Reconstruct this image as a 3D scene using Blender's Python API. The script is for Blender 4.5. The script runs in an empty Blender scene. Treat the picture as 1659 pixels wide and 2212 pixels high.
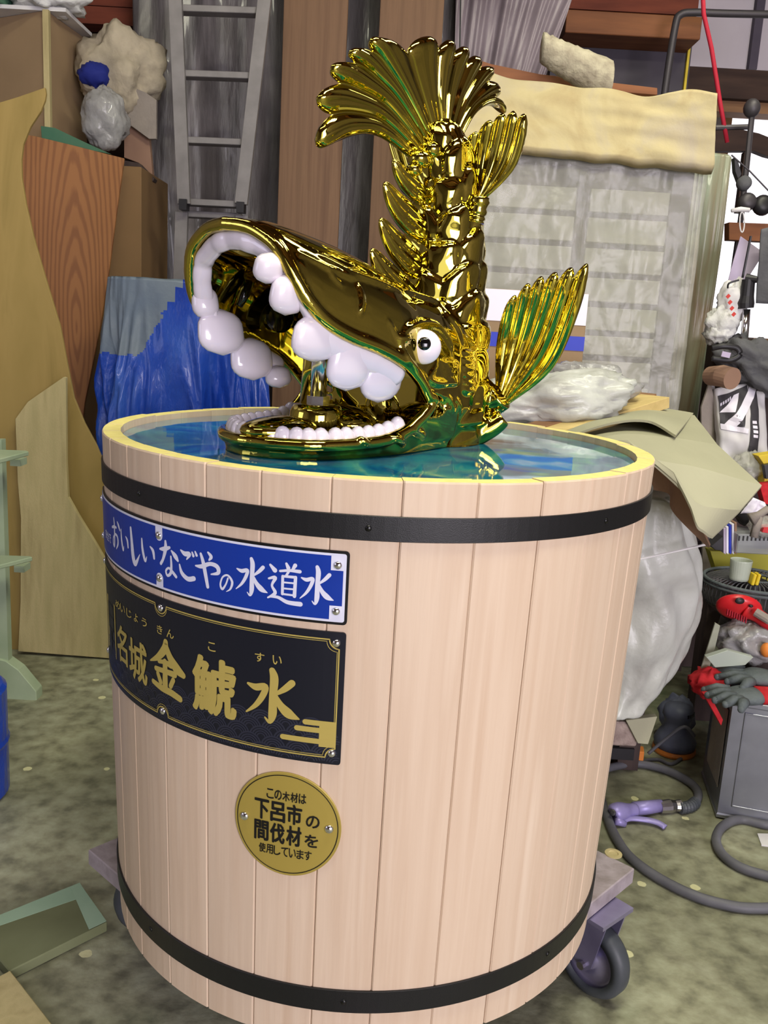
import bpy, bmesh, math, random
import numpy as np
from mathutils import Vector, Matrix, noise
from mathutils.bvhtree import BVHTree
random.seed(7)
C = bpy.context.scene.collection
sc = bpy.context.scene

# ------------------------------------------------------------------ camera
W, H = 1659, 2212
F = 1942.2; PITCH = math.radians(11.6905); ROLL = math.radians(-3.2347)
ZR = 1.03                                    # height of the tub rim
CAM = Vector((0, 0, ZR + .1812)); TX, TY = -.014, 1.5194
cp, sp = math.cos(PITCH), math.sin(PITCH)
FW = Vector((0, cp, -sp)); DN0 = Vector((0, -sp, -cp)); RT0 = Vector((1, 0, 0))
cr, sr = math.cos(ROLL), math.sin(ROLL)
RT = cr*RT0 + sr*DN0; DN = -sr*RT0 + cr*DN0
cam = bpy.data.cameras.new('camera'); co = bpy.data.objects.new('camera', cam); C.objects.link(co)
co.matrix_world = Matrix(((RT.x, -DN.x, -FW.x, CAM.x), (RT.y, -DN.y, -FW.y, CAM.y), (RT.z, -DN.z, -FW.z, CAM.z), (0, 0, 0, 1)))
cam.sensor_fit = 'VERTICAL'; cam.sensor_height = 24; cam.lens = 24*F/H; cam.clip_start = .02
sc.camera = co

# ------------------------------------------------------------------ light
world = bpy.data.worlds.new('world'); sc.world = world; world.use_nodes = True
bgn = world.node_tree.nodes['Background']; bgn.inputs[0].default_value = (.97, .94, 1, 1); bgn.inputs[1].default_value = 1.7
sc.view_settings.view_transform = 'Standard'; sc.view_settings.look = 'None'
sc.view_settings.exposure = 0.0; sc.view_settings.gamma = 1.0; sc.view_settings.use_curve_mapping = False

def area(name, loc, target, sx, sy, power, col):
    l = bpy.data.lights.new(name, 'AREA'); l.shape = 'RECTANGLE'; l.size = sx; l.size_y = sy; l.energy = power; l.color = col
    o = bpy.data.objects.new(name, l); C.objects.link(o); o.location = loc
    o.rotation_euler = (Vector(target)-Vector(loc)).to_track_quat('-Z', 'Y').to_euler(); return o
YEL = (1, .98, .76); LAV = (.98, .90, 1)
area('ceiling_lamp_light', (.55, .75, 3.3), (.35, 1.3, 0), 1.2, .30, 52, YEL)
area('ceiling_lamp_light', (-.9, .2, 3.3), (-.6, 1.0, 0), 1.2, .25, 7, YEL)
area('ceiling_lamp_light', (1.3, 2.6, 3.3), (1.2, 2.7, 0), 1.2, .25, 26, YEL)
area('ceiling_lamp_light', (-1.3, 2.2, 3.3), (-1.2, 2.3, 0), 1.2, .25, 6, YEL)
area('door_and_fill_light', (2.1, -2.9, 1.5), (0, 1.6, .75), 2.2, 2.2, 185, LAV)
area('door_and_fill_light', (-2.5, .3, 1.6), (0, 1.5, .8), 1.0, 1.0, 9, (.72, .74, 1))  # fill light added at the left, where the wall has no opening

# ------------------------------------------------------------------ helpers
def ray(x, y): return FW + RT*((x-W/2)/F) + DN*((y-H/2)/F)
def at(x, y, Y): r = ray(x, y); return CAM + r*(Y/r.y)          # the point of depth Y that the photo shows at x, y
def atz(x, y, z): r = ray(x, y); return CAM + r*((z-CAM.z)/r.z)

def tag(o, label=None, cat=None, group=None, kind=None):
    for k, v in (('label', label), ('category', cat), ('group', group), ('kind', kind)):
        if v: o[k] = v
    return o
def thing(name, label, cat, loc=(0, 0, 0), group=None):
    o = bpy.data.objects.new(name, None); C.objects.link(o); o.location = loc; o.empty_display_size = .05
    return tag(o, label, cat, group)
def top_of(o):
    v = Vector(o.location); p = o.parent
    while p: v = v + Vector(p.location); p = p.parent
    return v

class MB:
    def __init__(s): s.v = []; s.f = []; s.m = []; s.cur = 0
    def add(s, vs, fs):
        n = len(s.v); s.v += [Vector(v) for v in vs]
        for f in fs: s.f.append([i+n for i in f]); s.m.append(s.cur)
    def box(s, c, d, rot=None):
        c = Vector(c); vs = []
        for i in (-1, 1):
            for j in (-1, 1):
                for k in (-1, 1):
                    p = Vector((i*d[0]/2, j*d[1]/2, k*d[2]/2))
                    if rot is not None: p = rot @ p
                    vs.append(c+p)
        s.add(vs, [(0, 1, 3, 2), (4, 6, 7, 5), (0, 4, 5, 1), (2, 3, 7, 6), (0, 2, 6, 4), (1, 5, 7, 3)])
    def prism(s, pts, off):
        off = Vector(off); n = len(pts); pts = [Vector(p) for p in pts]
        s.add(pts + [p+off for p in pts], [list(range(n))[::-1], [n+i for i in range(n)]] + [(i, (i+1) % n, (i+1) % n+n, i+n) for i in range(n)])
    def tube(s, pts, r, n=12, caps=True, flat=None, up=None):
        pts = [Vector(p) for p in pts]; N = len(pts); rr = r if isinstance(r, (list, tuple)) else [r]*N
        rings = []; a = None
        for i, p in enumerate(pts):
            t = (pts[min(i+1, N-1)]-pts[max(i-1, 0)]).normalized()
            if up is not None: a = Vector(up)
            elif a is None: a = Vector((0, 0, 1)) if abs(t.z) < .9 else Vector((1, 0, 0))
            a = (a - t*a.dot(t)).normalized(); b = t.cross(a)
            q = rr[i] if isinstance(rr[i], (tuple, list)) else (rr[i], rr[i])
            rings.append([p + a*(math.cos(2*math.pi*k/n)*q[0]) + b*(math.sin(2*math.pi*k/n)*q[1]) for k in range(n)])
        s.rings(rings, caps)
    def rings(s, rings, caps=True, closed=False):
        n = len(rings[0]); N = len(rings); vs = [p for r in rings for p in r]; fs = []
        for i in range(N if closed else N-1):
            j = (i+1) % N
            for k in range(n): fs.append((i*n+k, i*n+(k+1) % n, j*n+(k+1) % n, j*n+k))
        if caps and not closed: fs += [list(range(n))[::-1], [(N-1)*n+k for k in range(n)]]
        s.add(vs, fs)
    def lathe(s, c, prof, n=24, axis=(0, 0, 1), closed=False):
        c = Vector(c); ax = Vector(axis).normalized(); u = ax.orthogonal().normalized(); w = ax.cross(u)
        s.rings([[c + ax*h + u*(math.cos(2*math.pi*k/n)*max(r, 1e-4)) + w*(math.sin(2*math.pi*k/n)*max(r, 1e-4)) for k in range(n)] for r, h in prof], caps=not closed, closed=closed)
    def grid(s, g):
        n = len(g); m = len(g[0]); s.add([p for r in g for p in r], [(i*m+j, i*m+j+1, (i+1)*m+j+1, (i+1)*m+j) for i in range(n-1) for j in range(m-1)])
    def ball(s, c, r, n=16, rot=None, fn=None):
        c = Vector(c); r = r if isinstance(r, (tuple, list)) else (r, r, r); rings = []
        for i in range(n//2+1):
            th = math.pi*(i+.02 if i == 0 else i-.02 if i == n//2 else i)/(n//2); ring = []
            for k in range(n):
                a = 2*math.pi*k/n; d = Vector((math.sin(th)*math.cos(a), math.sin(th)*math.sin(a), math.cos(th)))
                q = fn(d) if fn else 1
                p = Vector((d.x*r[0]*q, d.y*r[1]*q, d.z*r[2]*q))
                ring.append(c + (rot @ p if rot is not None else p))
            rings.append(ring)
        s.rings(rings)
    def build(s, name, mat, parent=None, smooth=False, bevel=0, fix=True):
        me = bpy.data.meshes.new(name); base = top_of(parent) if parent else Vector((0, 0, 0))
        loc = Vector((0, 0, 0))
        if parent is None and s.v:
            xs = [v.x for v in s.v]; ys = [v.y for v in s.v]; zs = [v.z for v in s.v]
            loc = Vector(((min(xs)+max(xs))/2, (min(ys)+max(ys))/2, min(zs))); base = loc
        me.from_pydata([v-base for v in s.v], [], s.f)
        if fix:
            bm = bmesh.new(); bm.from_mesh(me); bmesh.ops.remove_doubles(bm, verts=bm.verts, dist=1e-6); bmesh.ops.recalc_face_normals(bm, faces=bm.faces)
            if bevel: bmesh.ops.bevel(bm, geom=[e for e in bm.edges if len(e.link_faces) == 2 and e.calc_face_angle(0) > .6], offset=bevel, segments=1, affect='EDGES', clamp_overlap=True)
            bm.to_mesh(me); bm.free()
        for m in (mat if isinstance(mat, (list, tuple)) else [mat]): me.materials.append(m)
        if isinstance(mat, (list, tuple)) and not bevel:
            for p, k in zip(me.polygons, s.m): p.material_index = k
        if smooth: me.shade_smooth()
        o = bpy.data.objects.new(name, me); C.objects.link(o); o.location = loc
        if parent: o.parent = parent
        return o
def struct(o): o['kind'] = 'structure'; return o

# ------------------------------------------------------------------ materials
def lin(c): return tuple(((v/255)/12.92 if v/255 <= .04045 else (((v/255)+.055)/1.055)**2.4) for v in c)+(1,)
def material(name, cols, rough=.6, metal=0, scale=6, stretch=(1, 1, 1), detail=5, bump=0, bscale=None, coat=0, alpha=1, trans=0, emit=0, dist=0, rand=0, spread=(.3, .7), spec=.5, ior=1.45, bstretch=None):
    """cols: sRGB 0-255 colours blended by noise"""
    m = bpy.data.materials.new(name); m.use_nodes = True; nt = m.node_tree; N = nt.nodes; L = nt.links
    b = N['Principled BSDF']; b.inputs['Roughness'].default_value = rough; b.inputs['Metallic'].default_value = metal
    b.inputs['Coat Weight'].default_value = coat; b.inputs['Coat Roughness'].default_value = .05
    b.inputs['Alpha'].default_value = alpha; b.inputs['Transmission Weight'].default_value = trans; b.inputs['Specular IOR Level'].default_value = spec; b.inputs['IOR'].default_value = ior
    tc = N.new('ShaderNodeTexCoord'); mp = N.new('ShaderNodeMapping'); L.new(tc.outputs['Object'], mp.inputs[0]); mp.inputs['Scale'].default_value = stretch
    vec = mp.outputs[0]
    if rand:
        oi = N.new('ShaderNodeObjectInfo'); ml = N.new('ShaderNodeVectorMath'); ml.operation = 'ADD'; sc_ = N.new('ShaderNodeMath'); sc_.operation = 'MULTIPLY'; sc_.inputs[1].default_value = 37
        L.new(oi.outputs['Random'], sc_.inputs[0]); L.new(vec, ml.inputs[0]); L.new(sc_.outputs[0], ml.inputs[1]); vec = ml.outputs[0]
    if len(cols) > 1:
        n = N.new('ShaderNodeTexNoise'); n.inputs['Scale'].default_value = scale; n.inputs['Detail'].default_value = detail; n.inputs['Distortion'].default_value = dist; L.new(vec, n.inputs['Vector'])
        r = N.new('ShaderNodeValToRGB'); el = r.color_ramp.elements; k = len(cols)
        el[0].position = spread[0]; el[0].color = lin(cols[0]); el[1].position = spread[1]; el[1].color = lin(cols[-1])
        for i in range(1, k-1):
            e = el.new(spread[0]+(spread[1]-spread[0])*i/(k-1)); e.color = lin(cols[i])
        L.new(n.outputs['Fac'], r.inputs[0]); col = r.outputs[0]
        if rand:
            hs = N.new('ShaderNodeHueSaturation'); mr = N.new('ShaderNodeMapRange'); mr.inputs['To Min'].default_value = 1-rand; mr.inputs['To Max'].default_value = 1+rand
            L.new(oi.outputs['Random'], mr.inputs[0]); L.new(mr.outputs[0], hs.inputs['Value']); L.new(col, hs.inputs['Color']); col = hs.outputs[0]
        L.new(col, b.inputs['Base Color'])
        if emit: L.new(col, b.inputs['Emission Color'])
    else:
        b.inputs['Base Color'].default_value = lin(cols[0]); b.inputs['Emission Color'].default_value = lin(cols[0])
    b.inputs['Emission Strength'].default_value = emit
    if bump:
        n2 = N.new('ShaderNodeTexNoise'); n2.inputs['Scale'].default_value = bscale or scale*3; n2.inputs['Detail'].default_value = 6
        if bstretch:
            mp2 = N.new('ShaderNodeMapping'); mp2.inputs['Scale'].default_value = bstretch; L.new(tc.outputs['Object'], mp2.inputs[0]); L.new(mp2.outputs[0], n2.inputs['Vector'])
        else: L.new(vec, n2.inputs['Vector'])
        bp = N.new('ShaderNodeBump'); bp.inputs['Strength'].default_value = bump; bp.inputs['Distance'].default_value = .02; L.new(n2.outputs['Fac'], bp.inputs['Height']); L.new(bp.outputs[0], b.inputs['Normal'])
    return m
M = {}
M['stave'] = material('cedar stave', [(200, 174, 148), (212, 190, 166), (205, 181, 156), (218, 198, 175)], .55, scale=1, stretch=(34, 34, .9), detail=4, rand=.05, spread=(.25, .75), bump=.05, bscale=2)
M['lit_endgrain'] = material('sawn rim with lamp yellow', [(222, 208, 128), (232, 220, 142)], .6, scale=60)  # sawn wood, with the overhead lamp's yellow painted into its colour
M['hoop'] = material('black steel hoop', [(18, 18, 21)], .42, bump=.12, bscale=900)
M['rivet'] = material('black rivet', [(10, 10, 10)], .3)
M['gold'] = material('chrome gold', [(196, 180, 80)], .04, 1)
M['gold_soft'] = material('satin gold plate', [(172, 152, 72)], .45, .25)
M['gold_print'] = material('gold lettering', [(176, 158, 82)], .5)
M['tooth'] = material('white glossy enamel', [(222, 214, 226)], .16, coat=.6)
M['black_gloss'] = material('black gloss paint', [(8, 8, 9)], .08, coat=.5)
M['chrome'] = material('chrome', [(236, 236, 240)], .14, 1)
M['steel'] = material('brushed steel', [(165, 160, 165), (190, 186, 192)], .3, 1, scale=20)
M['blue'] = material('blue sign face', [(16, 52, 150)], .35)
M['white_print'] = material('white sign print', [(214, 216, 232)], .45)
M['sign_black'] = material('black sign face', [(18, 20, 32)], .4)
M['wave'] = material('dark wave print', [(38, 40, 54)], .45)
M['black_print'] = material('black print', [(14, 12, 12)], .5)
M['sign_edge'] = material('black sign edge', [(14, 13, 16)], .4)

def node_water():
    m = bpy.data.materials.new('swirled blue resin water'); m.use_nodes = True; nt = m.node_tree; N = nt.nodes; L = nt.links; b = N['Principled BSDF']
    tc = N.new('ShaderNodeTexCoord'); n0 = N.new('ShaderNodeTexNoise'); n0.inputs['Scale'].default_value = 3.2; n0.inputs['Detail'].default_value = 2
    L.new(tc.outputs['Object'], n0.inputs['Vector'])
    mx = N.new('ShaderNodeMix'); mx.data_type = 'VECTOR'; mx.inputs['Factor'].default_value = .42; L.new(tc.outputs['Object'], mx.inputs['A']); L.new(n0.outputs['Color'], mx.inputs['B'])
    n1 = N.new('ShaderNodeTexNoise'); n1.inputs['Scale'].default_value = 5.5; n1.inputs['Detail'].default_value = 5; n1.inputs['Distortion'].default_value = 2.6; L.new(mx.outputs['Result'], n1.inputs['Vector'])
    r = N.new('ShaderNodeValToRGB'); el = r.color_ramp.elements
    el[0].position = .30; el[0].color = lin((12, 76, 128)); el[1].position = .78; el[1].color = lin((184, 202, 152))
    for p, c in ((.42, (22, 100, 146)), (.52, (38, 128, 156)), (.60, (58, 146, 154)), (.67, (96, 172, 156))): e = el.new(p); e.color = lin(c)
    L.new(n1.outputs['Fac'], r.inputs[0]); L.new(r.outputs[0], b.inputs['Base Color'])
    b.inputs['Roughness'].default_value = .04; b.inputs['IOR'].default_value = 1.5; b.inputs['Coat Weight'].default_value = .5; b.inputs['Coat Roughness'].default_value = .02
    n2 = N.new('ShaderNodeTexNoise'); n2.inputs['Scale'].default_value = 9; n2.inputs['Detail'].default_value = 1; L.new(tc.outputs['Object'], n2.inputs['Vector'])
    bp = N.new('ShaderNodeBump'); bp.inputs['Strength'].default_value = .05; bp.inputs['Distance'].default_value = .02; L.new(n2.outputs['Fac'], bp.inputs['Height']); L.new(bp.outputs[0], b.inputs['Normal'])
    return m
M['water'] = node_water()

def node_floor():
    m = bpy.data.materials.new('stained concrete'); m.use_nodes = True; nt = m.node_tree; N = nt.nodes; L = nt.links; b = N['Principled BSDF']; b.inputs['Roughness'].default_value = .62
    tc = N.new('ShaderNodeTexCoord')
    def nz(s, d, di=0):
        n = N.new('ShaderNodeTexNoise'); n.inputs['Scale'].default_value = s; n.inputs['Detail'].default_value = d; n.inputs['Distortion'].default_value = di; L.new(tc.outputs['Object'], n.inputs['Vector']); return n.outputs['Fac']
    def ramp(f, st):
        r = N.new('ShaderNodeValToRGB'); el = r.color_ramp.elements; el[0].position = st[0][0]; el[0].color = lin(st[0][1]); el[1].position = st[-1][0]; el[1].color = lin(st[-1][1])
        for p, c in st[1:-1]: e = el.new(p); e.color = lin(c)
        L.new(f, r.inputs[0]); return r.outputs[0]
    def mix(f, a, bb, t='MIX'):
        x = N.new('ShaderNodeMix'); x.data_type = 'RGBA'; x.blend_type = t
        if isinstance(f, float): x.inputs['Factor'].default_value = f
        else: L.new(f, x.inputs['Factor'])
        L.new(a, x.inputs['A'])
        if isinstance(bb, tuple): x.inputs['B'].default_value = bb
        else: L.new(bb, x.inputs['B'])
        return x.outputs['Result']
    base = ramp(nz(2.2, 7), [(.3, (126, 128, 108)), (.5, (150, 152, 130)), (.68, (172, 174, 150))])
    fine = ramp(nz(22, 8), [(.32, (140, 136, 122)), (.5, (215, 212, 200)), (.7, (255, 255, 250))])
    c = mix(.8, base, fine, 'MULTIPLY')
    dirt = ramp(nz(5, 9, .6), [(.58, (0, 0, 0)), (.72, (150, 150, 150))]); c = mix(dirt, c, lin((92, 84, 74)))
    grn = ramp(nz(1.7, 5, 1), [(.60, (0, 0, 0)), (.72, (190, 190, 190))]); c = mix(grn, c, lin((92, 118, 84)))
    vo = N.new('ShaderNodeTexVoronoi'); vo.inputs['Scale'].default_value = 13; vo.inputs['Randomness'].default_value = 1; L.new(tc.outputs['Object'], vo.inputs['Vector'])
    ns = nz(60, 3); ad = N.new('ShaderNodeMath'); ad.operation = 'MULTIPLY_ADD'; L.new(ns, ad.inputs[0]); ad.inputs[1].default_value = .12; L.new(vo.outputs['Distance'], ad.inputs[2])
    spl = ramp(ad.outputs[0], [(.20, (255, 255, 255)), (.215, (0, 0, 0))])
    keep = ramp(vo.outputs['Color'], [(.62, (0, 0, 0)), (.63, (255, 255, 255))]); k2 = mix(1.0, spl, keep, 'MULTIPLY')
    c = mix(k2, c, lin((206, 204, 160)))
    L.new(c, b.inputs['Base Color'])
    bp = N.new('ShaderNodeBump'); bp.inputs['Strength'].default_value = .25; bp.inputs['Distance'].default_value = .01; L.new(nz(40, 8), bp.inputs['Height']); L.new(bp.outputs[0], b.inputs['Normal'])
    return m
M['floor'] = node_floor()
M['wall'] = material('grey wall', [(118, 110, 112), (140, 130, 132)], .9, scale=2)
M['ceiling'] = material('dark brown timber ceiling', [(70, 48, 30), (96, 66, 42)], .85, scale=3, stretch=(8, 1, 1))
M['beam'] = material('orange brown beam', [(112, 66, 38), (140, 88, 52)], .7, scale=3, stretch=(1, 8, 8))
M['red_beam'] = material('reddish old beam', [(92, 40, 26), (120, 58, 38)], .8, scale=4, stretch=(1, 6, 6))
M['dark_beam'] = material('dark brown beam', [(50, 34, 30), (70, 50, 42)], .8, scale=4, stretch=(1, 6, 6))
M['plank'] = material('reddish brown plank', [(104, 76, 56), (124, 94, 70), (112, 84, 62)], .7, scale=2, stretch=(20, 20, .7), bump=.05)
M['film'] = material('dusty grey plastic film', [(74, 70, 72), (98, 93, 96), (124, 118, 122)], .38, scale=3.5, stretch=(2.4, 1, .45), detail=8, dist=1.2, bump=.75, bscale=4, bstretch=(4, 2, .8), coat=.15, spread=(.32, .72))
M['film_lilac'] = material('lilac plastic film', [(112, 100, 108), (150, 138, 146)], .35, scale=3, stretch=(1, 1, 1), detail=6, bump=.4, bscale=6)
M['clear_film'] = material('clear crinkled plastic', [(190, 190, 180), (222, 222, 214)], .2, scale=8, bump=.7, bscale=16, alpha=.42, coat=.2)
M['rack_film'] = material('milky wrapping plastic', [(186, 186, 174), (208, 206, 196)], .25, scale=7, bump=.5, bscale=16, alpha=.30, coat=.2)
M['bag'] = material('crinkled plastic bag', [(150, 148, 150), (190, 190, 188)], .2, scale=7, detail=6, dist=1, bump=1, bscale=12, alpha=.72, coat=.4)
M['bag_grey'] = material('cloudy grey plastic', [(148, 146, 142), (186, 188, 182), (204, 206, 202)], .32, scale=4, detail=7, dist=.8, bump=.55, bscale=9)
M['alu'] = material('aluminium', [(122, 118, 118), (142, 138, 138)], .5, .3, scale=12)
M['slat_pale'] = material('pale grey green board', [(164, 166, 152), (184, 184, 170)], .6, scale=5, stretch=(1, 6, 6))
M['slat_gap'] = material('purple grey frame', [(66, 58, 76), (84, 76, 90)], .7, scale=5)
M['sponge'] = material('stained cream cloth', [(170, 152, 112), (186, 172, 132), (176, 164, 142)], .9, scale=5, detail=4, dist=1.2, bump=.3, bscale=14)
M['foam'] = material('mottled foam roll', [(150, 140, 122), (190, 182, 158)], .95, scale=25, bump=.5, bscale=40)
M['ply_yellow'] = material('yellowed plywood', [(138, 118, 62), (160, 136, 78), (150, 128, 70)], .65, scale=1.6, stretch=(5, 5, 1), detail=5, dist=.8)
M['ply_pale'] = material('pale rough board', [(166, 152, 108), (188, 174, 128), (174, 162, 116)], .8, scale=3, stretch=(8, 8, 1), bump=.2, bscale=120)
M['brown_board'] = material('brown hardboard', [(118, 92, 60), (134, 104, 70)], .8, scale=2)
def ring_wood():
    m = material('orange plywood with oval grain', [(150, 88, 46), (186, 120, 70)], .55); nt = m.node_tree; N = nt.nodes; L = nt.links; b = N['Principled BSDF']
    tc = N.new('ShaderNodeTexCoord'); mp = N.new('ShaderNodeMapping'); mp.inputs['Scale'].default_value = (5.5, 0, .75); mp.inputs['Location'].default_value = (-.3, 0, -.95); L.new(tc.outputs['Object'], mp.inputs[0])
    wv = N.new('ShaderNodeTexWave'); wv.wave_type = 'RINGS'; wv.rings_direction = 'SPHERICAL'; wv.inputs['Scale'].default_value = 3.4; wv.inputs['Distortion'].default_value = 6; wv.inputs['Detail'].default_value = 3; wv.inputs['Detail Scale'].default_value = .9
    L.new(mp.outputs[0], wv.inputs['Vector']); r = N.new('ShaderNodeValToRGB'); r.color_ramp.elements[0].color = lin((136, 90, 56)); r.color_ramp.elements[1].color = lin((158, 108, 66)); r.color_ramp.elements[0].position = .1; r.color_ramp.elements[1].position = .6
    L.new(wv.outputs['Fac'], r.inputs[0]); L.new(r.outputs[0], b.inputs['Base Color']); return m
M['ply_orange'] = ring_wood()
M['card'] = material('brown cardboard', [(146, 122, 92), (160, 134, 102)], .85, scale=4, bump=.05)
M['card_pale'] = material('pale cardboard', [(158, 156, 132), (172, 170, 144)], .85, scale=3, detail=3, bump=.06, bscale=30)
M['card_dark'] = material('reddish brown cardboard', [(142, 110, 92), (156, 124, 104)], .85, scale=4)  # a redder brown than the plain cardboard
M['tarp'] = material('blue tarpaulin', [(16, 48, 150), (30, 72, 182), (64, 104, 196)], .3, scale=4, stretch=(1, 1, .5), detail=6, dist=.6, bump=.8, bscale=14, coat=.3)
M['tarp_pale'] = material('dusty blue grey tarpaulin', [(96, 112, 136), (122, 134, 148)], .4, scale=5, bump=.3, bscale=12)
M['mint'] = material('mint painted wood', [(150, 168, 138), (172, 186, 158)], .7, scale=8)
M['canvas'] = material('off white canvas', [(150, 140, 122), (184, 172, 150), (120, 110, 96)], .9, scale=6, bump=.5, bscale=18)
M['cloth_white'] = material('white cloth', [(200, 200, 196), (228, 228, 226)], .9, scale=8, bump=.5, bscale=25)
M['cloth_blue'] = material('deep blue cloth', [(20, 34, 120)], .8)
M['green'] = material('green cloth', [(58, 104, 82), (84, 116, 92)], .8)
M['rag_grey'] = material('worn grey board', [(132, 124, 118), (158, 148, 138)], .9, scale=9, bump=.3)
M['tan'] = material('tan lumber', [(196, 172, 112), (214, 190, 130)], .7, scale=4, stretch=(1, 9, 9))
M['brown_wood'] = material('brown lumber', [(132, 96, 66), (150, 112, 80)], .75, scale=4, stretch=(1, 9, 9))
M['white'] = material('white label', [(232, 228, 240)], .6)
M['blue_tape'] = material('blue tape', [(28, 50, 180)], .5)
M['slate'] = material('slate grey panel', [(62, 58, 68), (78, 72, 82)], .7, scale=4)
M['pipe'] = material('dark grey pipe', [(74, 70, 74)], .5, .4)
M['rope'] = material('red rope', [(176, 28, 52)], .7)
M['yellow'] = material('yellow plastic', [(206, 176, 20), (222, 196, 40)], .5, scale=8)
M['olive'] = material('olive yellow plastic', [(150, 148, 30), (176, 168, 40)], .5, scale=6)
M['dark'] = material('near black plastic', [(26, 25, 28), (40, 38, 42)], .45, scale=8)
M['dark_wood'] = material('dark stained wood', [(56, 44, 42), (76, 62, 58)], .8, scale=5, stretch=(6, 6, 1))
M['grey_cloth'] = material('charcoal grey cloth', [(76, 76, 80), (98, 98, 102)], .9, scale=9, bump=.3)
M['grey_sheet'] = material('grey green plastic sheet', [(138, 142, 124), (168, 170, 150)], .4, scale=6, bump=.4, bscale=10)
M['red'] = material('red plastic', [(206, 34, 42)], .35, coat=.2)
M['red_cloth'] = material('red knit', [(176, 24, 36), (206, 40, 48)], .85, scale=60)
M['glove'] = material('grey rubber', [(74, 82, 86), (96, 104, 106)], .7, scale=14, bump=.3)
M['orange'] = material('orange plastic', [(216, 128, 52)], .5)
M['can'] = material('tinned steel', [(118, 120, 130), (150, 152, 164), (110, 116, 122)], .35, .7, scale=3, bump=.04)
M['paper'] = material('white paper', [(206, 204, 206), (224, 222, 222)], .8, scale=9)
M['lilac_paper'] = material('lilac paper', [(176, 162, 190), (196, 184, 206)], .7, scale=9)
M['hose'] = material('grey rubber hose', [(84, 84, 90), (100, 100, 106)], .55, scale=20)
M['lavender'] = material('lavender painted metal', [(132, 122, 178), (160, 152, 204)], .4, .2, scale=14)
M['dolly'] = material('weathered grey board', [(128, 118, 118), (162, 152, 158), (104, 96, 92)], .75, scale=6, stretch=(2, 2, 2), detail=7, bump=.2)
M['caster'] = material('caster steel', [(140, 134, 170), (176, 170, 205)], .3, .7, scale=10)
M['rubber'] = material('dark grey tyre', [(56, 60, 66), (74, 78, 84)], .5, scale=12)
M['cup'] = material('cloudy plastic cup', [(196, 206, 194)], .25, alpha=.6)
M['box_clear'] = material('clear grey box', [(176, 180, 182)], .2, alpha=.55)
M['print_grey'] = material('dark grey print', [(62, 60, 64)], .6)
M['print_red'] = material('red print', [(196, 52, 42)], .6)
M['glow'] = material('lamp tube', [(255, 250, 225)], .5, emit=9)
M['concrete_block'] = material('rough stone block', [(128, 110, 104), (176, 158, 148)], .9, scale=30, bump=.4)
M['olive_board'] = material('olive stained board', [(98, 102, 70), (124, 130, 96)], .7, scale=5, detail=7)
M['pale_green'] = material('pale green overspray', [(140, 168, 142), (158, 184, 158)], .8, scale=6)

# ------------------------------------------------------------------ the room
def slab(name, c, d, m): b = MB(); b.box(c, d); return struct(b.build(name, m))
slab('floor', (.4, 1, -.05), (7.2, 9.6, .1), M['floor'])
slab('ceiling', (.4, 1, 4.05), (7.2, 9.6, .1), M['ceiling'])
slab('wall_left', (-2.85, 1, 2), (.1, 9.6, 4), M['wall'])
slab('wall_right', (3.65, 1, 2), (.1, 9.6, 4), M['wall'])
b = MB(); b.box((-.55, 5.25, 2), (4.5, .1, 4)); b.box((2.65, 5.25, .6), (1.9, .1, 1.2)); b.box((2.65, 5.25, 3.25), (1.9, .1, 1.5)); b.box((3.35, 5.25, 1.85), (.5, .1, 1.3)); struct(b.build('wall_back', M['wall']))
b = MB(); b.box((-1.4, -3.75, 2), (2.8, .1, 4)); b.box((1.6, -3.75, 3.4), (3.2, .1, 1.2)); b.box((3.4, -3.75, 2), (.4, .1, 4)); struct(b.build('wall_front', M['wall']))
for i, y in enumerate((-2.6, -1.2, .3, 1.8, 3.3, 4.6)):
    b = MB(); b.box((.4, y, 3.85), (7.1, .16, .28)); o = b.build('ceiling_beam', M['beam']); struct(o)
for (x, y), lb in zip(((.55, .75), (-.9, .2), (1.3, 2.6), (-1.3, 2.2)), ('right of and above the camera', 'left of and above the camera', 'above the wrapped rack and the tool table', 'above the ladder and the stacked boards')):
    t = thing('ceiling_lamp', 'long twin tube ceiling lamp '+lb, 'lamp', (x, y, 3.34), 'twin tube ceiling lamps overhead')
    b = MB(); b.box((x, y, 3.42), (1.3, .22, .08)); b.build('housing', M['white'], t)
    for s in (-1, 1):
        b = MB(); b.tube([(x-.6, y+s*.06, 3.365), (x+.6, y+s*.06, 3.365)], .014, 10); b.build('tube', M['glow'], t)
    for dx in (-.5, .5): b = MB(); b.tube([(x+dx, y, 3.46), (x+dx, y, 3.999)], .008, 6); b.build('hanger', M['pipe'], t)

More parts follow.
